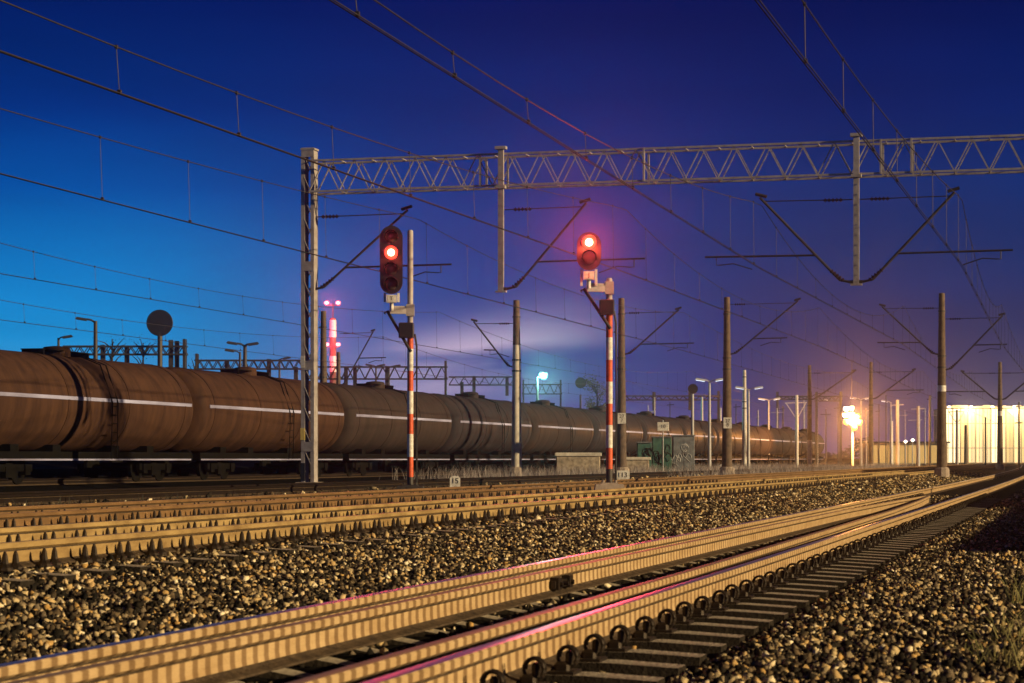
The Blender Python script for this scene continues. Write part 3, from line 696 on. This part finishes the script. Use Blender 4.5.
lamppost(95.5, 321, 135, (-9,), 'dark lamp post with one head reaching left, behind the train left of the disc', M_STEELD, .14)
lamppost(58.5, 338, 150, (5,), 'short dark lamp post with one head reaching right, leftmost of the lamp posts', M_STEELD, .10)
lamppost(245, 345, 140, (-8, 4), 'dark lamp post with two heads behind the train left of the gantry post', M_STEELD, .14)
lamppost(240, 352, 155, (-6,), 'thinner dark lamp post half hidden beside the two-headed one', M_STEELD, .10)
lamppost(279.5, 359, 190, (4,), 'tiny dark lamp post just left of the gantry post', M_STEELD, .10)
lamppost(376, 366, 215, (-4, 3), 'dark lamp post with twin heads in front of the pale cloud', M_STEELD, .10)
lamppost(389, 367, 205, (5,), 'dark floodlight post with one head against the pale cloud', M_STEELD, .10)
lamppost(709.5, 381, 150, (-5, 6), 'pale lamp post with two white heads left of the brown numbered pole', face=M_COOL)
lamppost(748.5, 389, 165, (-5, 6), 'pale lamp post with two white heads behind the bare concrete post', face=M_COOL)
lamppost(768.5, 400, 210, (-4, 5), 'small pale lamp post with two heads between bare post and orange lamp', face=M_COOL)
lamppost(817, 401, 230, (5,), 'small pale lamp post with one head beside the grey-brown pole', face=M_COOL)
lamppost(861, 399, 215, (-5, 4), 'pale lamp post with two heads just behind the slim dark pole', face=M_COOL)
lamppost(891, 402, 230, (-4,), 'pale lamp post with one head right of the slim dark pole', face=M_COOL)
# teal lamp
k = 190 / F; p = pix(537.5, HY, 190); o = empty('lamp_post', (p.x, p.y, .18), 'lamp post glowing teal-white above the train', 'lamp post', 'yard lamp posts', rz=0)
H = CAMZ + (HY - 377) * k - .18
MB().lathe([(.13, 0), (.09, H)], n=10).build('shaft', M_STEELD, o, True); MB().tube([(0, 0, H - .05), (.25, -.1, H + .12), (.45, -.2, H + .15)], .05).build('arm', M_PALE, o)
MB().lathe([(.42, 0), (.36, .1), (.12, .16)], (.5, -.2, H + .32), 'Z', 14).build('lamp_head', M_BLACK, o); MB().lathe([(.08, -.34), (.26, -.26), (.38, -.06), (.38, .06), (.3, .16)], (.5, -.24, H + .14), 'Z', 14).build('lamp_globe', M_TEAL, o, True)
point('teal_light', (.5, -.75, H + .05), (.25, 1, .85), 4000, o, .3)
# sodium lamp
k = 205 / F; p = pix(852.5, HY, 205); o = empty('lamp_post', (p.x, p.y, .18), 'white lamp post with a dazzling orange lamp and a white one above', 'lamp post', 'yard lamp posts', rz=0)
H = CAMZ + (HY - 409) * k - .18
MB().lathe([(.13, 0), (.09, H + .2)], n=10).build('shaft', M_WHITE, o, True)
MB().tube([(-.25, 0, H + .3), (-.1, 0, H + .9), (-.05, 0, H + 4.6)], .03).build('aerial', M_STEELD, o)
MB().box((-.1, .12, H - .7), (1.5, .08, .08)).bar((-.1, .12, H - 1.5), (-.1, .12, H + .1), .1, .1).box((-.3, .12, H - .05), (1.0, .08, .08)).build('lamp_rack', M_STEELD, o)
for dx, zz, mm, rr in ((-.62, H + .05, M_SODW, .27), (-.12, H + .12, M_SODW, .24), (-.72, H - .55, M_SODW, .27), (-.18, H - .5, M_SODW, .33), (.32, H - .72, M_SODI, .38), (-.1, H - 1.15, M_SODW, .36), (.58, H - 1.2, M_SODI, .34), (-.62, H - 1.2, M_SODI, .3), (.15, H - 1.7, M_SODI, .32)):
    hd = MB().bev((dx, .03, zz + rr * .7), (rr * 1.6, .3, .12), .04).build('lamp_head', M_STEELD, o)
    MB().lathe([(rr * .3, -rr), (rr * .8, -rr * .6), (rr, 0), (rr * .8, rr * .55)], (dx, -.2, zz), 'Z', 14).build('lamp_globe', mm, hd, True)
point('sodium_light', (.1, -1.0, H - 1.0), (1, .38, .08), 17000, o, .3)
# distant small yard lamps that are on
for x, y, lab in ((905.5, 442.5, 'tiny lit white lamp, left one of a pair near the yellow shed'), (912.5, 441, 'tiny lit white lamp, right one of a pair near the yellow shed')):
    p = pix(x, HY, 240); o = empty('yard_light', (p.x, p.y, .18), lab, 'yard light', 'small yard lights', rz=0); h = CAMZ + (HY - y) * 240 / F - .18
    MB().lathe([(.07, 0), (.06, h)], n=8).build('shaft', M_PALE, o); MB().lathe([(.05, -.15), (.2, 0), (.05, .15)], (0, -.08, h + .1), 'Z', 10).build('lamp_globe', M_SODW, o)

def mast(px, ytop, Z, label, m, r=.14, tee=(), sig=None, cap=None, group='slender yard masts', vee=False):
    k = Z / F; p = pix(px, HY, Z); s, t = st(p); g0 = gz(t); H = CAMZ + (HY - ytop) * k - g0
    o = empty('yard_mast', (p.x, p.y, g0), label, 'mast', group, rz=0)
    MB().lathe([(r, 0), (r * .75, H)], n=10).build('shaft', m, o, True)
    for (dz, x0, x1) in tee: MB().tube([(x0 * k, 0, H - dz), (x1 * k, 0, H - dz + .05)], .05, 6).build('cross_arm', m, o); 
    if tee and vee: 
        b = MB()
        for (dz, x0, x1) in tee: b.tube([(0, 0, H - dz - 1.4), (x1 * k * .9, 0, H - dz)], .045, 6); b.tube([(0, 0, H - dz - 1.4), (x0 * k * .9, 0, H - dz)], .045, 6)
        b.build('strut', m, o)
    if sig:
        zz = CAMZ + (HY - sig[0]) * k - g0; d = MB().prism([(math.cos(a) * sig[1] * k, zz + math.sin(a) * sig[1] * k) for a in np.linspace(0, 2 * math.pi, 22)[:-1]], -.32, -.22, 'Y')
        d.tube([(0, -.24, zz), (0, 0, zz)], .05); d.build('round_head', M_BLACK, o)
    return o
mast(692.5, 393, 150, 'pale mast carrying a round black signal head, between the notice board and twin lamps', M_PALE, .12, sig=(389, 5))
mast(580.5, 395, 170, 'slim mast with a small round dark head beside the yellow-green tree', M_STEELD, .10, sig=(383, 5.5))
mast(654.5, 397, 170, 'thin pale mast with pointed top behind the train, right of the numbered pole', M_PALE, .07)
mast(702, 397, 190, 'thin pale mast between the round black head and the twin lamps', M_PALE, .12)
mast(720.5, 408, 200, 'thin pale mast right of the twin lamps, half hidden by the numbered pole', M_PALE, .1)
mast(796.8, 395, 190, 'bright white mast with two V-shaped struts, left of the grey-brown pole', M_WHITE, .16, tee=((.7, -12, 10),), vee=True)
mast(777, 408, 230, 'thin bluish mast left of the bright white mast', M_PALE, .1, tee=((.5, -6, 6),))
mast(886, 395, 190, 'very thin dark mast right of the slim dark pole', M_STEELD, .06)
mast(891.3, 421, 240, 'short thick white post among the masts near the yellow shed', M_WHITE, .22)
mast(897.5, 400, 210, 'stout pale mast with short cross arm near the yellow shed', M_PALE, .2, tee=((.5, -6, 6),))
mast(918.2, 406, 215, 'pale T-shaped mast with wide cross arm left of the white-ringed pole', M_PALE, .2, tee=((.3, -7, 7), (1.4, -10, 4)))
mast(930, 395, 200, 'dark mast with a cap just left of the white-ringed pole', M_STEELD, .12, tee=((.4, -3, 2),))
mast(957, 410, 250, 'blue-grey mast with struts in front of the floodlit hall, right of the white-ringed pole', M_STEEL, .2, tee=((.2, -9, 8),), vee=True)
mast(965.7, 425, 250, 'dark banded signal post in front of the floodlit hall', M_STEELD, .2)
mast(985.5, 417, 250, 'thin dark mast in front of the hall left of the two-armed pole', M_STEELD, .12)
mast(1019, 402, 190, 'dark mast with a crossbar at the right edge of the photo', M_STEELD, .1, tee=((.4, -4, 4), (1.8, -4, 4)))

for x, yt, Z in ((648, 405, 230), (670, 402, 240), (736, 404, 235), (758, 410, 260), (783, 406, 250), (804, 400, 255), (826, 409, 250), (838, 404, 262), (866, 408, 250), (879, 404, 265), (905, 410, 268), (925, 408, 262), (938, 413, 270)):
    mast(x, yt, Z, 'thin far mast, one of a loose cluster rising between the cabinets and the hall', random.choice((M_PALE, M_STEEL, M_STEELD)), random.uniform(.06, .11), tee=((random.uniform(.3, 1), random.uniform(-6, -2), random.uniform(1, 6)),), group='thin far masts of the yard')
# ------------------------------------------------------------------ lattice gantries beyond the train
def far_gantry(x0, x1, yt, yb, Z, label, legs=(0, 1), extra=(), per=1.0):
    k = Z / F; pa, pb = pix(x0, yt, Z), pix(x1, yt, Z); g0 = .18
    o = empty('lattice_gantry', (pa.x, pa.y, g0), label, 'gantry', 'lattice gantries beyond the train', rz=-math.pi / 2)  # local y = picture right
    w = (x1 - x0) * k; zt = pa.z - g0; zb = CAMZ + (HY - yb) * k - g0
    b = MB(); lattice(b, 0, w, zb, zt, -.4, .4, per, .10, .06); b.build('beam', M_STEELD, o)
    for l in legs:
        q = MB(); y = (.15, w - .15)[l]
        for dx in (-.28, .28): q.bar((dx, y, 0), (dx, y, zt + .5), .18, .18)
        for i in range(int(zt / .8)): q.bar((-.28, y + .02, i * .8), (.28, y + .02, i * .8 + .8), .05, .05)
        q.build('leg', M_STEELD, o)
    for xp, y2 in extra:
        y = (xp - x0) * k; MB().bar((0, y, zb - 1), (0, y, CAMZ + (HY - y2) * k - g0), .3, .3).build('upright', M_STEELD, o)
    return o
ga = far_gantry(64, 187, 346.5, 354.5, 150, 'dark lattice gantry behind the train that carries the round disc', (1,), ((103, 345), (127, 346), (177, 341), (171, 340)), .7)
p = pix(160, 323, 149); o = empty('disc_signal', (p.x, p.y, p.z - 2.2), 'large round dark disc on a short stem above the lattice gantry', 'disc signal', rz=0)
MB().lathe([(.05, .04), (.88, .04), (.90, .06), (.90, .10), (.88, .12), (.05, .12)], (0, -.2, 2.2), 'Y', 36).build('disc', M_BLACK, o, True)
MB().tube([(0, 0, -1.9), (0, 0, 1.6)], .17, 10).build('stem', M_STEELD, o)
MB().torus((0, -.1, 2.2), .86, .03, None, 36, 6).build('rim', M_STEELD, o)
far_gantry(195, 312, 360.5, 369, 165, 'thin lattice gantry crossing the sky left of the gantry post', (0,), ((227, 360), (269, 359), (296, 367)), .7)
far_gantry(318, 447.5, 367, 379, 180, 'dark zigzag lattice gantry against the pale cloud', (1,), ((346, 367), (355, 366), (387, 366)), 1.0)
far_gantry(449, 520, 377, 385, 205, 'lattice gantry between the pale cloud and the half-pale pole', (), ((462, 382), (474, 376), (507, 377)), .9)
far_gantry(522, 562, 384.5, 394, 240, 'short lattice gantry beneath the teal lamp', (0, 1), (), .9)
far_gantry(622, 720, 396, 400, 215, 'thin distant lattice gantry between the two numbered poles', (0, 1), ((654, 392), (690, 392)), .8)
far_gantry(776, 812, 396.5, 399.5, 235, 'thin pale-lit lattice gantry left of the orange lamp', (0, 1), (), .8)
far_gantry(815, 842, 396.5, 401, 230, 'thin lattice gantry ending at the orange lamp', (0, 1), (), .8)

# ------------------------------------------------------------------ chimney with red beacons
k = 265 / F; p = pix(333, HY, 265); o = empty('chimney', (p.x, p.y, .18), 'slender white banded chimney with red beacons behind the gantry post', 'chimney', rz=0)
zt = CAMZ + (HY - 318) * k
MB().lathe([(.5, 0), (.34, zt - .18)], n=16).build('shaft', M_CONCB, o, True)
for ya, yb2, mm in ((320, 338, M_WHITE), (356, 372, M_WHITE), (338, 356, M_CONCB)):
    MB().lathe([(.41, CAMZ + (HY - yb2) * k - .18), (.39, CAMZ + (HY - ya) * k - .18)], n=16).build('painted_band', mm, o, True)
MB().tube([(0, 0, zt - .2), (0, 0, zt + 1.6)], .06).build('lightning_rod', M_STEELD, o)
for y in (303.5, 345):
    zz = CAMZ + (HY - y) * k - .18; MB().box((0, -.55, zz - .25), (1.7, .3, .08)).build('beacon_platform', M_STEELD, o)
    for dx in (-.72, .66): MB().lathe([(.08, -.18), (.27, -.06), (.27, .13), (.1, .24)], (dx, -.62, zz), 'Z', 12).build('beacon', M_REDF, o, True)
    point('beacon_light', (0, -3.2, zz), (1, .08, .12), 2600, o, .4)

# ------------------------------------------------------------------ floodlit hall and yellow shed
Z = 330; k = Z / F
pa = pix(942, HY, Z); o = empty('station_hall', (pa.x, pa.y, .18), 'tall hall with glaring lit window bays at the right edge of the photo', 'hall', rz=R(-4))
Wd = 28.0; Hh = CAMZ + (HY - 409) * k - .18
MB().box((Wd / 2, 5.2, Hh / 2), (Wd, 10, Hh)).build('wall', M_BRICK, o); MB().box((Wd / 2, 5, Hh + .06), (Wd + .2, 10.3, .12)).build('roof', M_STEELD, o)
n = 24
for i in range(n):
    x = .5 + (Wd - 1) * (i + .5) / n; w = (Wd - 1) / n; MB().box((x, .4, Hh + .14 + .18 * random.random()), (w, .5, .3 + .4 * random.random())).build('parapet', M_BRICK, o)
    MB().box((x, .08, Hh * .52), (w * .8, .06, Hh * .96)).build('window', random.choice((M_WIN, M_WIN, M_WIN2, M_WIN2, M_WIN3)), o)
    fr = MB(); fr.box((x, .03, Hh * .3), (w * .8, .04, .1)); fr.box((x, .03, Hh * .74), (w * .8, .04, .1)); fr.box((x + random.uniform(-.1, .1), .028, Hh * .52), (.07, .04, Hh * .94)); fr.build('window_frame', M_BRICK, bpy.data.objects[o.children[-1].name] if False else o.children[-1])
    MB().box((x - w / 2, .05, Hh * .5), (w * .13, .3, Hh * .98)).build('pilaster', M_BRICK, o)
for i in range(7):
    x = 1 + i * 3.2; MB().bev((x, -.5, Hh + .3), (.4, .3, .25), .05).build('floodlight', M_SODW, o)
for x in (4, 11, 17): point('hall_floodlight', (x, -2.5, Hh + .1), (1, .72, .36), 2400, o, .4)
pa = pix(868, HY, 300); k = 300 / F; o = empty('goods_shed', (pa.x, pa.y, .18), 'long low shed with a yellow lit front left of the floodlit hall', 'shed', rz=0)
Hs = CAMZ + (HY - 443) * k - .18; Ws = 80 * k
MB().box((Ws / 2, 3.2, Hs / 2), (Ws, 6, Hs)).build('wall', M_BRICK, o); MB().box((Ws / 2, 3, Hs + .1), (Ws + .5, 6.8, .2)).build('roof', M_STEELD, o)
for i in range(8): MB().box((Ws * (i + .5) / 8, .15, Hs * .5), (Ws / 8 * .9, .06, Hs * .8)).build('window', M_YGLOW, o)  # glowing panels stand in for lamplight falling on the front

# added unseen wall off the right edge: shades far end of near track
b = MB().prism([(-4.3, -.3), (-4.05, -.3), (-4.05, 1.80), (-4.3, 1.80)], 43, 300); b.prism([(-4.28, -.3), (-4.07, -.3), (-4.07, 1.52), (-4.28, 1.52)], 22, 43); b.prism([(-4.32, 1.7), (-4.03, 1.7), (-4.03, 4.5), (-4.32, 4.5)], 108, 298)
tag(b.build('shade_wall', M_CONC, rz=RZ), 'added unseen wall that shades the yard, right of the near track', 'wall')

# ------------------------------------------------------------------ plants
def blades(name, pts, h0, h1, w, m, label, cat, lean=.35, kind='stuff'):
    n = len(pts); pts = np.array(pts); h = rng.uniform(h0, h1, n); a = rng.uniform(0, 6.28, n); d = np.stack([np.cos(a), np.sin(a), 0 * a], -1)
    ln = rng.normal(0, lean, (n, 3)) * h[:, None]; ln[:, 2] = 0
    b0 = pts - d * w; b1 = pts + d * w; mid = pts + ln * .4 + np.array([0, 0, 1]) * (h * .6)[:, None]; tip = pts + ln + np.array([0, 0, 1]) * h[:, None]
    v = np.stack([b0, b1, mid + d * w * .7, mid - d * w * .7, tip], 1).reshape(-1, 3); k = np.arange(n) * 5
    me = bpy.data.meshes.new(name); me.from_pydata(v.tolist(), [], [(i, i + 1, i + 2, i + 3) for i in k.tolist()] + [(i + 3, i + 2, i + 4) for i in k.tolist()])
    me.materials.append(m); o = bpy.data.objects.new(name, me); col.objects.link(o); tag(o, label, cat, kind=kind if kind == 'stuff' else None); return o
P = []
for _ in range(60000):
    s = random.uniform(84, 190); t = random.choice((random.uniform(13.6, 15.6), random.uniform(19.4, 27.4), random.uniform(19.4, 27.4)))
    if random.random() > .12 + .8 * max(0, .4 + .6 * math.sin(s * .33 + 1.3 * math.sin(t * .9)) * math.sin(t * 1.7 + s * .11)) * sm(80, 98, s): continue
    P.append(tuple(W(s, t, gz(t) - .02)))
blades('dry_grass', P, .08, .7, .006, M_DRY, 'strip of pale dry grass and weeds between the far tracks and the train', 'grass')
P = []
for _ in range(2600):
    s = random.uniform(28, 62); t = random.uniform(13.2, 16); P.append(tuple(W(s, t, gz(t) - .02)))
blades('dark_weeds', P, .08, .3, .012, M_TWIG, 'dark low weeds in the shade behind the brown rails', 'weeds')
def tuft(px, py, n, h, label):
    zgr = .07; Zd = (CAMZ - zgr) * F / (py - HY); p = pix(px, HY, Zd); s, t = st(p)
    P = [(p.x + random.gauss(0, .07), p.y + random.gauss(0, .12), gz(t) - .01) for _ in range(n)]
    tag(blades('grass_tuft', P, h * .4, h, .004, M_GRS, label, 'grass tuft', .55, 'thing'), group='grass tufts in the ballast')
tuft(1003, 668, 60, .26, 'largest green grass tuft in the ballast at the lower right corner')
tuft(1018, 640, 45, .26, 'green grass tuft at the right edge of the photo, above the largest tuft')
tuft(1022, 606, 35, .3, 'grass tuft at the right edge of the photo, farthest up the ballast')
tuft(982, 655, 10, .12, 'sparse short grass blades left of the largest tuft')
def tree(px, yt, yb, Z, w, m, label, n=900, name='leafy_tree', leaf=.16):
    k = Z / F; p = pix(px, HY, Z); s, t = st(p); zt = CAMZ + (HY - yt) * k; zb = CAMZ + (HY - yb) * k
    o = empty(name, (p.x, p.y, .18), label, 'tree', rz=0)
    b = MB(); b.tube([(0, 0, -.1), (.05, 0, zb * .6), (0, .05, zt - .6)], .16, 7, .04); tips = []
    for i in range(16):
        a = random.uniform(0, 6.28); z0 = random.uniform(zb * .7, zt - 1.2); rr = w * .5 * random.uniform(.5, 1); e = Vector((math.cos(a) * rr, math.sin(a) * rr, z0 + random.uniform(.4, 1.3)))
        b.tube([(0, 0, z0), e * .5 + Vector((0, 0, z0 * .5 + .15)), e], .06, 5, .015); tips.append(e)
    b.build('trunk', M_TWIG, o)
    L = MB(); q = []
    for e in tips + [Vector((0, 0, zt - .6))]: q += [e + Vector((random.gauss(0, w * .13), random.gauss(0, w * .13), random.gauss(0, .32))) for _ in range(n // 17)]
    for c in q:
        rot = Matrix.Rotation(random.uniform(0, 6.28), 3, 'Z') @ Matrix.Rotation(random.uniform(-1.2, 1.2), 3, 'X'); h = leaf * random.uniform(.6, 1.3)
        L.add([c + rot @ Vector(v) for v in ((-h * .5, 0, 0), (0, -h * .3, h * .1), (h * .6, 0, 0), (0, h * .3, h * .1))], [(0, 1, 2, 3)])
    L.build('crown', m, o); return o
tree(597, 379, 406, 175, 1.9, M_LEAF, 'yellow-green tree behind the train beside the shorter striped mast', 1500)
for x, yt, w, lab in ((112, 333, 3, 'bare dark bush behind the train under the wires left of the disc'), (143, 337, 2.4, 'bare dark bush just left of the disc stem'), (196, 352, 2.0, 'bare dark bush right of the disc gantry')):
    tree(x, yt, yt + 22, 158, w, M_TWIG, lab, 120, 'bare_bush', .10)
# far woods as one mass
v = []; f = []
for i in range(15000):
    x = random.uniform(-190, 190); y = random.uniform(520, 545); top = 4.0 + 2.2 * math.sin(x * .07) + 1.6 * math.sin(x * .23 + 1) + 1.2 * math.sin(x * .61)
    zc_ = .1 + max(1.2, top) * random.random() ** .7; h = random.uniform(.4, .9)
    rot = Matrix.Rotation(random.uniform(0, 6.28), 3, 'Z') @ Matrix.Rotation(random.uniform(-1.3, 1.3), 3, 'X'); q = len(v)
    v += [tuple(Vector((x, y, zc_)) + rot @ Vector(c)) for c in ((-h, 0, 0), (0, -h * .6, .1), (h, 0, 0), (0, h * .6, .1))]; f.append((q, q + 1, q + 2, q + 3))
me = bpy.data.meshes.new('far_woods'); me.from_pydata(v, [], f); me.materials.append(M_DARKLEAF); o = bpy.data.objects.new('far_woods', me); col.objects.link(o)
tag(o, 'dark far-off wood along the horizon', 'woods', kind='stuff')

# ------------------------------------------------------------------ sky
w = bpy.data.worlds.new('World'); sc.world = w; w.use_nodes = True; nt = w.node_tree
def lin(c): return tuple(((x / 255) / 12.92 if x / 255 <= .04045 else ((x / 255 + .055) / 1.055) ** 2.4) for x in c)
tc = nd(nt, 'ShaderNodeTexCoord'); sx = nd(nt, 'ShaderNodeSeparateXYZ'); nt.links.new(tc.outputs['Generated'], sx.inputs[0])
def ramp(stops):
    r = nd(nt, 'ShaderNodeValToRGB'); e = r.color_ramp.elements; r.color_ramp.interpolation = 'B_SPLINE' if False else 'LINEAR'
    while len(e) < len(stops): e.new(.5)
    for q, (p, c) in zip(e, stops): q.position = p; q.color = c4(lin(c))
    nt.links.new(sx.outputs['Z'], r.inputs['Fac']); return r
RL = ramp([(0, (150, 190, 228)), (.03, (66, 164, 222)), (.055, (22, 142, 210)), (.085, (12, 122, 198)), (.12, (0, 78, 160)), (.155, (0, 46, 126)), (.21, (0, 20, 88)), (.45, (0, 14, 55)), (1, (0, 5, 24))])
RM = ramp([(0, (150, 128, 190)), (.03, (70, 80, 156)), (.06, (36, 62, 140)), (.09, (20, 58, 136)), (.12, (0, 50, 128)), (.155, (0, 38, 112)), (.21, (0, 18, 88)), (.45, (0, 14, 55)), (1, (0, 5, 24))])
RR = ramp([(0, (92, 72, 122)), (.03, (38, 42, 96)), (.06, (18, 38, 98)), (.09, (8, 42, 104)), (.12, (4, 42, 108)), (.155, (0, 30, 100)), (.21, (0, 14, 76)), (.45, (0, 11, 46)), (1, (0, 5, 24))])
def mrange(a, b):
    m = nd(nt, 'ShaderNodeMapRange', interpolation_type='SMOOTHSTEP'); m.inputs['From Min'].default_value = a; m.inputs['From Max'].default_value = b
    nt.links.new(sx.outputs['X'], m.inputs['Value']); return m
def mixc(f, a, b):
    m = nd(nt, 'ShaderNodeMix', data_type='RGBA'); nt.links.new(f, m.inputs[0]); nt.links.new(a, m.inputs[6]); nt.links.new(b, m.inputs[7]); return m.outputs[2]
c1 = mixc(mrange(-.2, .0).outputs[0], RL.outputs[0], RM.outputs[0]); c2 = mixc(mrange(-.02, .16).outputs[0], c1, RR.outputs[0])
# pale cloud bank low over the yard
mp = nd(nt, 'ShaderNodeMapping'); mp.inputs['Scale'].default_value = (3, 3, 22); nt.links.new(tc.outputs['Generated'], mp.inputs['Vector'])
nz = nd(nt, 'ShaderNodeTexNoise', Scale=2.2, Detail=5, Roughness=.5); nt.links.new(mp.outputs[0], nz.inputs['Vector'])
def gauss(sock, c, wd):
    a = nd(nt, 'ShaderNodeMath', operation='SUBTRACT'); nt.links.new(sock, a.inputs[0]); a.inputs[1].default_value = c
    b = nd(nt, 'ShaderNodeMath', operation='DIVIDE'); nt.links.new(a.outputs[0], b.inputs[0]); b.inputs[1].default_value = wd
    d = nd(nt, 'ShaderNodeMath', operation='MULTIPLY'); nt.links.new(b.outputs[0], d.inputs[0]); nt.links.new(b.outputs[0], d.inputs[1])
    e = nd(nt, 'ShaderNodeMath', operation='MULTIPLY'); nt.links.new(d.outputs[0], e.inputs[0]); e.inputs[1].default_value = -1
    g_ = nd(nt, 'ShaderNodeMath', operation='EXPONENT'); nt.links.new(e.outputs[0], g_.inputs[0]); return g_.outputs[0]
def mul(a, b, k=None):
    m = nd(nt, 'ShaderNodeMath', operation='MULTIPLY'); nt.links.new(a, m.inputs[0])
    if k is None: nt.links.new(b, m.inputs[1])
    else: m.inputs[1].default_value = k
    return m.outputs[0]
zt_ = nd(nt, 'ShaderNodeMath', operation='MULTIPLY_ADD'); nt.links.new(sx.outputs['X'], zt_.inputs[0]); zt_.inputs[1].default_value = -.22; nt.links.new(sx.outputs['Z'], zt_.inputs[2])
nr = nd(nt, 'ShaderNodeMapRange'); nr.inputs['From Min'].default_value = .35; nr.inputs['From Max'].default_value = .6; nt.links.new(nz.outputs['Fac'], nr.inputs['Value'])
cl = mul(mul(gauss(sx.outputs['X'], -.035, .055), gauss(zt_.outputs[0], .047, .015)), nr.outputs[0])
cl = mul(cl, None, .95)
cc = nd(nt, 'ShaderNodeRGB'); cc.outputs[0].default_value = c4(lin((232, 205, 226)))
c3 = mixc(cl, c2, cc.outputs[0])
n5 = nd(nt, 'ShaderNodeTexNoise', Scale=1.5, Detail=6, Roughness=.55); mp5 = nd(nt, 'ShaderNodeMapping'); mp5.inputs['Scale'].default_value = (4, 4, 26); mp5.inputs['Rotation'].default_value = (0, R(7), 0)
nt.links.new(tc.outputs['Generated'], mp5.inputs['Vector']); nt.links.new(mp5.outputs[0], n5.inputs['Vector'])
r5 = nd(nt, 'ShaderNodeMapRange'); r5.inputs['From Min'].default_value = .3; r5.inputs['From Max'].default_value = .7; r5.inputs['To Min'].default_value = .90; r5.inputs['To Max'].default_value = 1.09
nt.links.new(n5.outputs['Fac'], r5.inputs['Value']); v5 = nd(nt, 'ShaderNodeVectorMath', operation='SCALE'); nt.links.new(c3, v5.inputs[0]); nt.links.new(r5.outputs[0], v5.inputs['Scale']); c3 = v5.outputs[0]
bg = nt.nodes['Background']; nt.links.new(c3, bg.inputs['Color']); bg.inputs['Strength'].default_value = .85

# ------------------------------------------------------------------ light
sun = bpy.data.lights.new('sun', 'SUN'); sun.energy = 5.0; sun.color = (1, .74, .38); sun.angle = R(.6)
so = bpy.data.objects.new('sun', sun); col.objects.link(so)
el = R(14.5); hx = W(.15, .99).normalized(); d = Vector((hx.x * math.cos(el), hx.y * math.cos(el), -math.sin(el)))
so.rotation_euler = d.to_track_quat('-Z', 'Y').to_euler()

# ------------------------------------------------------------------ night haze
hz = MB().box((0, 330, 10.4), (1300, 1000, 25.4)).build('haze', [])
m = bpy.data.materials.new('night_haze'); m.use_nodes = True; n2 = m.node_tree
for q in list(n2.nodes):
    if q.type == 'BSDF_PRINCIPLED': n2.nodes.remove(q)
pv = nd(n2, 'ShaderNodeVolumePrincipled', Density=.0004, Anisotropy=.92); pv.inputs['Color'].default_value = (.9, .9, .95, 1)
n2.links.new(pv.outputs[0], [q for q in n2.nodes if q.type == 'OUTPUT_MATERIAL'][0].inputs['Volume'])
hz.data.materials.append(m); tag(hz, 'thin night haze over the railway yard', 'haze', kind='stuff')

# ------------------------------------------------------------------ camera and render
cam = bpy.data.cameras.new('camera'); co = bpy.data.objects.new('camera', cam); col.objects.link(co); sc.camera = co
co.location = (0, 0, CAMZ); co.rotation_euler = (R(90), 0, 0); cam.sensor_width = 36; cam.lens = F / 1024 * 36
cam.shift_y = (HY - 341.5) / 1024; cam.clip_end = 5000; cam.clip_start = .1
cam.dof.use_dof = True; cam.dof.focus_distance = 50; cam.dof.aperture_fstop = 8.0
vs = sc.view_settings; vs.view_transform = 'Standard'; vs.look = 'None'; vs.exposure = .25; vs.gamma = 1; vs.use_curve_mapping = False
cy = sc.cycles; cy.use_denoising = True; cy.max_bounces = 5; cy.diffuse_bounces = 2; cy.glossy_bounces = 3; cy.volume_bounces = 0; cy.sample_clamp_indirect = 3
try: cy.denoiser = 'OPENIMAGEDENOISE'
except Exception: pass
